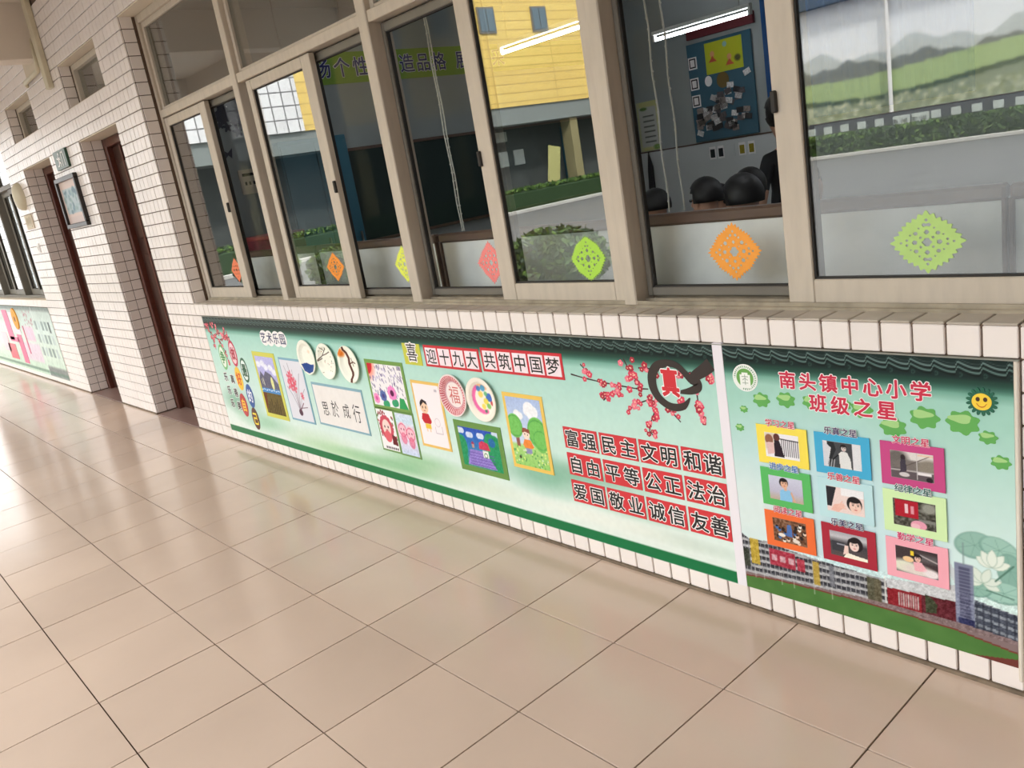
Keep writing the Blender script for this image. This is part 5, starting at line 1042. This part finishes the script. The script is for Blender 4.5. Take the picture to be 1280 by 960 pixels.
def person(lab, loc, rz, s, shirt, pants, seated=True, hairlong=False, lean=0.0):
    """local frame faces +x; s scales a body of 1.25 m standing height"""
    t = thing('person', lab, 'person', (loc[0], loc[1], 0)); t.rotation_euler = (0, 0, rz)
    H = .36 if seated else .60
    pel = (0, 0, (H + .04) * s if seated else .60 * s)
    z = pel[2]; S = lambda x, y, zz: (x * s + lean * (zz), y * s, z + zz * s)
    J = [(S(0, 0, 0), .085 * s, .105 * s), (S(.0, 0, .14), .075 * s, .095 * s), (S(.01, 0, .27), .08 * s, .11 * s), (S(.015, 0, .345), .04 * s), (S(.02, 0, .40), .034 * s), (S(.03, 0, .47), .072 * s, .066 * s), (S(.03, 0, .545), .078 * s, .072 * s), (S(.025, 0, .60), .045 * s)]
    E = [(0, 1), (1, 2), (2, 3), (3, 4), (4, 5), (5, 6), (6, 7)]
    for sd in (1, -1):
        n = len(J); hand = S(.30, .10 * sd, .10) if seated else S(.06, .20 * sd, -.10); elb = S(.06, .20 * sd, .08) if seated else S(.0, .20 * sd, .10)
        J += [(S(.01, .13 * sd, .30), .042 * s), (elb, .032 * s), (hand, .022 * s)]; E += [(2, n), (n, n + 1), (n + 1, n + 2)]
        for f in range(4): J.append(((hand[0] + .05 * s, hand[1] + (.018 * f - .027) * s * sd, hand[2] - (.01 if seated else .05) * s), .0075 * s)); E.append((n + 2, n + 3 + f))
        J.append(((hand[0] + .015 * s, hand[1] - .035 * s * sd, hand[2]), .008 * s)); E.append((n + 2, n + 7))
        n = len(J)
        if seated: J += [(S(.04, .07 * sd, -.01), .065 * s), (S(.32, .08 * sd, -.02), .048 * s), (S(.31, .08 * sd, -.02 - H + .04), .032 * s), (S(.42, .085 * sd, -.02 - H + .02), .022 * s)]
        else: J += [(S(0, .07 * sd, -.06), .07 * s), (S(.01, .075 * sd, -.30), .048 * s), (S(-.01, .08 * sd, -.56), .032 * s), (S(.10, .085 * sd, -.578), .022 * s)]
        E += [(0, n), (n, n + 1), (n + 1, n + 2), (n + 2, n + 3)]
    zn, zw = z + .345 * s, z + .02 * s
    def paint(c):
        if c.z > zn: return 0
        if abs(c.y) > .165 * s and c.z < z + .14 * s or (seated and c.x > .14 * s + lean * .1 and c.z > z + .03 * s): return 0
        return 1 if c.z > zw else 2
    skin_mesh(J, E, [M_SKIN, shirt, pants], paint, 'body', t)
    hc = Vector(S(.03, 0, .53)); r = .088 * s
    b = MB(); b.sphere((0, 0, 0), 1, 12)
    vs, fs = [], []
    for v in b.v: vs.append((hc.x - .010 * s + v[0] * r * 1.02, hc.y + v[1] * r * .95, hc.z + .014 * s + v[2] * r * 1.10))
    for f in b.f:
        cx = sum(b.v[i][0] for i in f) / 4; cz = sum(b.v[i][2] for i in f) / 4
        if cz > .45 + .25 * max(0, cx) or (cx < .35 and cz > (-.9 if hairlong else -.35)) : fs.append(f)
    h = bpy.data.meshes.new('hair'); h.from_pydata(vs, [], fs); h.materials.append(M_HAIR); ho = link(bpy.data.objects.new('hair', h), t); md = ho.modifiers.new('t', 'SOLIDIFY'); md.thickness = .014 * s; md.offset = 0
    h.polygons.foreach_set('use_smooth', [True] * len(h.polygons))
    MB().sphere((hc.x + .071 * s, hc.y + .027 * s, hc.z - .0 * s), .009 * s, 5).sphere((hc.x + .071 * s, hc.y - .027 * s, hc.z), .009 * s, 5).build('eyes', M_EYE, t)
    MB().sphere((hc.x + .078 * s, hc.y, hc.z - .026 * s), .012 * s, 5, (1, .8, 1.2)).sphere((hc.x, hc.y + .072 * s, hc.z - .01 * s), .02 * s, 5, (.7, .5, 1.2)).sphere((hc.x, hc.y - .072 * s, hc.z - .01 * s), .02 * s, 5, (.7, .5, 1.2)).build('nose_and_ears', M_SKIN, t, smooth=True)
    MB().sphere((hc.x + .066 * s, hc.y, hc.z - .052 * s), .016 * s, 5, (.6, 1.2, .35)).build('mouth', M_LIP, t)
    return t
MSW = mat('white_school_shirt', (226, 228, 232), rough=.8); MSN = mat('navy_cloth', (30, 34, 60), rough=.8); MSK = mat('black_jacket', (24, 24, 28), rough=.8); MSB = mat('blue_cloth', (50, 80, 160), rough=.8)
MSS = mat('striped_cloth', (120, 120, 126), rough=.8, noise=.6, nscale=9, stretch=(.2, .2, 8))
KIDS = [('pupil leaning low by the pull cords, partly behind the frame', -2.77, 2.5, 1.155, MSN, False), ('pupil with black hair and a striped top, second from the left', -2.215, 2.3, 1.20, MSS, False), ('pupil with black hair bent close to the striped pupil', -3.04, 3.6, 1.06, MSW, False),
        ('pupil with black hair and bare neck, nearest the window', -1.63, 1.8, 1.225, MSW, False), ('pupil with black hair tallest of the seated heads', -2.30, 2.9, 1.19, MSN, True), ('pupil in a blue top at the right of the group', -1.72, 2.5, 1.10, MSB, False)]
for i, (lb, x, y, ztop, sh, hl) in enumerate(KIDS):
    s = ztop / (.36 + .04 + .645); person(lb, (x, y), math.pi * (.95 + .05 * (i % 3)), s, sh, MSN, True, hl, 0)
person('adult in black standing beyond the pupils, half behind the frame', (-2.50, 3.68), math.pi * .9, 1.32, MSK, MSK, False, True)
M_DESK = mat('desk_laminate', (190, 160, 120), rough=.5)
def desk(x, y, lab):
    t = thing('school_desk', lab, 'desk', (x, y, 0), 'school desks of the seated pupils'); MB().box(-.22, .22, -.3, .3, .62, .645, .004).build('desk_top', M_DESK, t); lg = MB().box(-.012, .012, -.012, .012, 0, .62, .002).mesh('leg', M_ALUD)
    for a in (-.19, .19):
        for c_ in (-.27, .27): inst('leg', lg, t, (a, c_, 0))
def chair(x, y, h, lab):
    t = thing('school_chair', lab, 'chair', (x, y, 0), 'school chairs of the seated pupils'); MB().box(-.17, .17, -.17, .17, h - .02, h, .004).build('seat', M_DESK, t); MB().box(.16, .18, -.17, .17, h + .16, h + .34, .004).build('backrest', M_DESK, t); lg = MB().box(-.011, .011, -.011, .011, 0, h - .02, .002).mesh('leg', M_ALUD)
    for a in (-.15, .15):
        for c_ in (-.15, .15): inst('leg', lg, t, (a, c_, 0))
    MB().box(.158, .176, -.16, -.14, h - .02, h + .2).box(.158, .176, .14, .16, h - .02, h + .2).build('back_post', M_ALUD, t)
for i, k in enumerate(KIDS):
    s = k[3] / 1.045; chair(k[1], k[2], .40 * s - .10 * s, 'small wooden school chair under the %s' % ['pupil behind the cords', 'pupil in stripes', 'bent pupil in white', 'nearest pupil', 'tallest seated pupil', 'pupil in blue'][i])
desk(-2.32, 1.62, 'wooden school desk before the nearest pupil'); desk(-3.75, 3.0, 'wooden school desk at the left before the low leaning pupil')

# ---------------------------------------------------------------- courtyard seen in the glass
GZ = -.15
tag(MB().box(2.62, 2.8, -2.62, .24, -.01, HT).build('wall_right_blocker', mat('brown_light_blocker', (120, 106, 94), rough=.8)), 'plain unseen wall added at the right corridor end to block light', 'wall', kind='structure')  # unseen wall, added to keep light from the right out of the corridor
tag(MB().box(-60, 40, -70, -2.5, GZ - .2, GZ).build('courtyard_ground', mat('courtyard_concrete', (108, 107, 106), rough=.85, noise=.12, nscale=.8)), 'grey concrete courtyard in front of the corridor', 'ground', kind='structure')
tag(MB().box(-60, 40, 7.2, 30, GZ - .2, GZ).build('rear_ground', MATS['courtyard_concrete']), 'ground behind the classroom building', 'ground', kind='structure')
MWT2 = brick_mat('white_grid_tile', (236, 234, 232), (228, 226, 226), (140, 136, 136), .3, .3, mortar=.012)
wing = thing('school_wing', 'school wing closing the courtyard, white tiled then yellow above a dark ground floor', 'building', (-22, 0, GZ))
MWT = brick_mat('white_facade_tile', (236, 234, 232), (226, 224, 222), (120, 116, 116), .38, .38, mortar=.02); MYT = brick_mat('yellow_facade_tile', (240, 206, 112), (234, 198, 104), (200, 166, 84), 3.0, .30, mortar=.02)
def W_(b, x0, x1, y0, y1, z0, z1): return b.box(x0 + 22, x1 + 22, y0, y1, z0 - GZ, z1 - GZ)
W_(MB(), -26, -22, -10.4, 6, 3.45, 11).build('white_wall', MWT, wing); W_(MB(), -22.2, -21.95, -5.4, 6, GZ, 3.46).build('white_end_wall', MWT2, wing)
W_(MB(), -26, -22.04, -27.5, -10.4, 3.45, 11).build('yellow_wall', MYT, wing)
W_(MB(), -26, -22.1, -27.5, 6, 2.85, 3.45).build('floor_band', mat('grey_band', (128, 134, 130), rough=.8), wing)
W_(MB(), -26, -23.4, -27.5, 6, GZ, 2.85).build('recessed_wall', mat('dark_recess_wall', (74, 78, 76), rough=.7, noise=.15, nscale=2), wing)
for y in (-8.2, -12.2, -16.2, -21.8, -25.8): W_(MB(), -22.7, -22.2, y - .2, y + .2, GZ, 2.85).build('pillar', mat('yellow_grey_pillar', (150, 140, 100), rough=.8), wing)
for y in (-12.8, -16.0, -18.1, -20.6, -23.4, -26):
    f = W_(MB(), -22.05, -21.99, y - .38, y + .38, 5.9, 6.75).build('window', M_ALUD, wing); W_(MB(), -22.0, -21.97, y - .32, y - .02, 5.97, 6.68).box(.0, .03, y + .02, y + .32, 5.97 - GZ, 6.68 - GZ).build('pane', mat('far_window_glass', (90, 110, 120), rough=.15), f)
for k in range(4): W_(MB(), -23.4, -23.34, -17.35 - k * .82 - .25, -17.35 - k * .82 + .25, 1.45, 2.0).build('notice_sheet', mat('far_paper', (190, 196, 190), rough=.7), wing)
W_(MB(), -23.4, -23.3, -19.3, -18.1, 2.35, 2.7).build('round_sign', MATS['far_paper'], wing); W_(MB(), -23.4, -23.3, -22.9, -22.2, .3, 2.6).build('blue_door', M_TEAL, wing)
blocker_wing = thing('school_wing', 'plain unseen wing added right of the courtyard to block light from that side', 'building', (5.2, 0, GZ)); MB().box(0, 4, -27, -2.7, 0, 11).build('light_block_wall', brick_mat('blocker_wing_tile', (150, 140, 128), (144, 134, 122), (110, 100, 92), .6, .6, mortar=.02), blocker_wing)  # unseen dark mass, added so faces turned to the right fall into shade
MB().box(-.05, 0, -27, -3.2, 3.2, 3.6).build('floor_band', MATS['grey_band'], blocker_wing)
t = thing('banner_stand', 'yellowish leaning banner stand before the dark ground floor', 'banner', (-22.4, -20.3, GZ)); q = MB().box(0, .05, -.3, .3, 0, 2.1, .005).build('banner_panel', mat('old_banner_yellow', (190, 186, 120), rough=.7), t); q.rotation_euler = (.22, 0, 0); MB().box(-.1, .15, -.3, .3, 0, .05, .01).build('base', M_ALUD, t)
mw = thing('mural_wall', 'far courtyard wall carrying a painted landscape above a dark plinth', 'wall', (-9, -27, GZ))
MB().box(-13, 16, -.5, 0, 0, 1.19, .01).build('plinth', mat('dark_plinth', (66, 68, 74), rough=.7, noise=.1), mw)
MB().box(-13, 16, -.6, -.35, 1.19, 6.2).build('backing_wall', M_PLASTER, mw)
MB().box(-13.2, 16, -.8, .05, 5.07, 5.5, .01).build('coping', mat('blue_grey_coping', (70, 86, 104), rough=.6), mw)
c = Canvas(-6.8, 13, 1.19, 5.07, .05); z0m = 1.19
c.vgrad([(1.2, (130, 138, 112)), (2.8, (250, 250, 250)), (4.0, (244, 245, 247)), (5.1, (216, 218, 226))])
xx = c.X; tt = 3.30 + .18 * np.sin(xx * 1.7) + .10 * np.sin(xx * 4.1 + 1); c.mix((c.Z < tt) * .55, (170, 176, 166)); tt = 3.02 + .10 * np.sin(xx * 2.6 + 2) + .06 * np.sin(xx * 7) - .03 * (xx + 6); c.mix((c.Z < np.clip(tt, 2.7, 3.2)) * 1., (132, 134, 124))
tt = 2.66 + .14 * np.sin(xx * .55 + 1.2); c.mix((c.Z < tt) * 1., (176, 194, 136)); tt = 2.05 + .22 * np.sin(xx * .5 + .6); c.mix((c.Z < tt) * 1., (92, 104, 76)); c.mix((c.Z < tt - .16) * 1., (148, 156, 128))
for _ in range(420): c.ell(rng.uniform(-6.8, 6), rng.uniform(1.2, 1.75), .06, .05, (226, 226, 196) if rng.random() < .6 else (150, 156, 110), al=.7)
for _ in range(7): c.ell(rng.uniform(-6, 6), rng.uniform(4.2, 4.9), .8, .10, (240, 240, 242), soft=1.2, al=.6)
c.blur(1); c.build('painted_landscape', -.34, -.36, print_mat('mural_paint', .5, .3), mw)
MB().box(-7.0, -6.8, -.36, -.28, 1.19, 5.07).build('mural_frame', M_ALUD, mw)
for k in range(22):
    x = -6.6 + k * .62; big = k in (5, 6)
    f = MB().box(x, x + (.56 if big else .30), .0, .02, .80 if not big else .66, 1.04).build('small_sign', MATS['far_paper'], mw)
    if big: lettering([(q, x + .06 + .12 * i, .87, .13, .15) for i, q in enumerate('第6小组' if k == 5 else '第7小组')], f, 'lettering', M_INK, .022, .01)
tag(MB().tube([(-12.62, -27.17, 1.041), (-12.62, -27.17, 5.0)], .07, 12).build('flag_pole', M_WHITE), 'white pole standing on the plinth before the painted landscape', 'pole')
M_LEAF = [mat('hedge_leaf_%d' % i, c_, rough=.6) for i, c_ in enumerate(((66, 96, 34), (96, 124, 44), (40, 64, 28)))]
def foliage(name, lab, cat, x0, x1, y0, y1, z0, z1, n, ls, rnd=False, group=None):
    o = thing(name, lab, cat, ((x0 + x1) / 2, (y0 + y1) / 2, z0), group); hx, hy, hz = (x1 - x0) / 2, (y1 - y0) / 2, z1 - z0
    core = MB()
    if rnd: core.sphere((0, 0, hz * .5), 1, 8, (hx * .8, hy * .8, hz * .46))
    else: core.box(-hx * .96, hx * .96, -hy * .8, hy * .8, 0, hz * .88, .04)
    core.build('branches', M_LEAF[2], o)
    N = n; p = rng.uniform(-1, 1, (N, 3))
    if rnd: p /= np.maximum(.01, np.linalg.norm(p, axis=1))[:, None]; p *= rng.uniform(.8, 1.08, (N, 1)); ctr = p * [hx, hy, hz * .5] + [0, 0, hz * .5]
    else:
        f = rng.integers(0, 3, N); s_ = rng.choice([-1, 1], N) * rng.uniform(.85, 1.08, N); p[f == 0, 1] = s_[f == 0]; p[f == 1, 2] = np.abs(s_[f == 1]) * 1.0; p[f == 2, 1] = s_[f == 2]
        ctr = p * [hx, hy, hz * .5] + [0, 0, hz * .5]
    a = rng.normal(size=(N, 3)); a /= np.linalg.norm(a, axis=1)[:, None]; b_ = np.cross(a, rng.normal(size=(N, 3))); b_ /= np.linalg.norm(b_, axis=1)[:, None]
    L = ls * rng.uniform(.6, 1.3, (N, 1)); v = np.stack([ctr - a * L, ctr + b_ * L * .5, ctr + a * L, ctr - b_ * L * .5], 1).reshape(-1, 3)
    me = bpy.data.meshes.new('foliage'); me.from_pydata(v.tolist(), [], np.arange(4 * N).reshape(N, 4).tolist())
    for m in M_LEAF: me.materials.append(m)
    me.polygons.foreach_set('material_index', rng.integers(0, 3, N).astype(np.int32)); q = link(bpy.data.objects.new('foliage', me), o); q['kind'] = 'stuff'; return o
foliage('hedge', 'long clipped hedge before the painted wall', 'hedge', -20, 4, -26.85, -26.1, GZ, .58, 15000, .09)
foliage('hedge', 'clipped hedge along the yellow wing', 'hedge', -21.6, -20.9, -25.8, -3, GZ, .62, 15000, .08)
foliage('shrub', 'round dark shrub near the corridor edge', 'shrub', -7.6, -6.1, -5.7, -4.6, GZ, .62, 3500, .05, True, 'round courtyard shrubs')
foliage('shrub', 'round dark shrub farther along the corridor', 'shrub', -13.6, -12.0, -6.2, -4.9, GZ, .60, 3500, .05, True, 'round courtyard shrubs')
foliage('shrub', 'round dark shrub at the far end of the corridor', 'shrub', -17.6, -16.2, -6.6, -5.2, GZ, .60, 3500, .05, True, 'round courtyard shrubs')
for x0_, x1_, y0_, y1_, lb in ((-20.6, 4, -25.9, -25.75, 'pale kerb along the hedge by the painted wall'), (-20.8, -20.65, -25.8, -3, 'pale kerb along the hedge by the yellow wing')):
    tag(MB().box(x0_, x1_, y0_, y1_, GZ, GZ + .12, .015).build('kerb', mat('kerb_stone', (196, 192, 184), rough=.8)), lb, 'kerb')
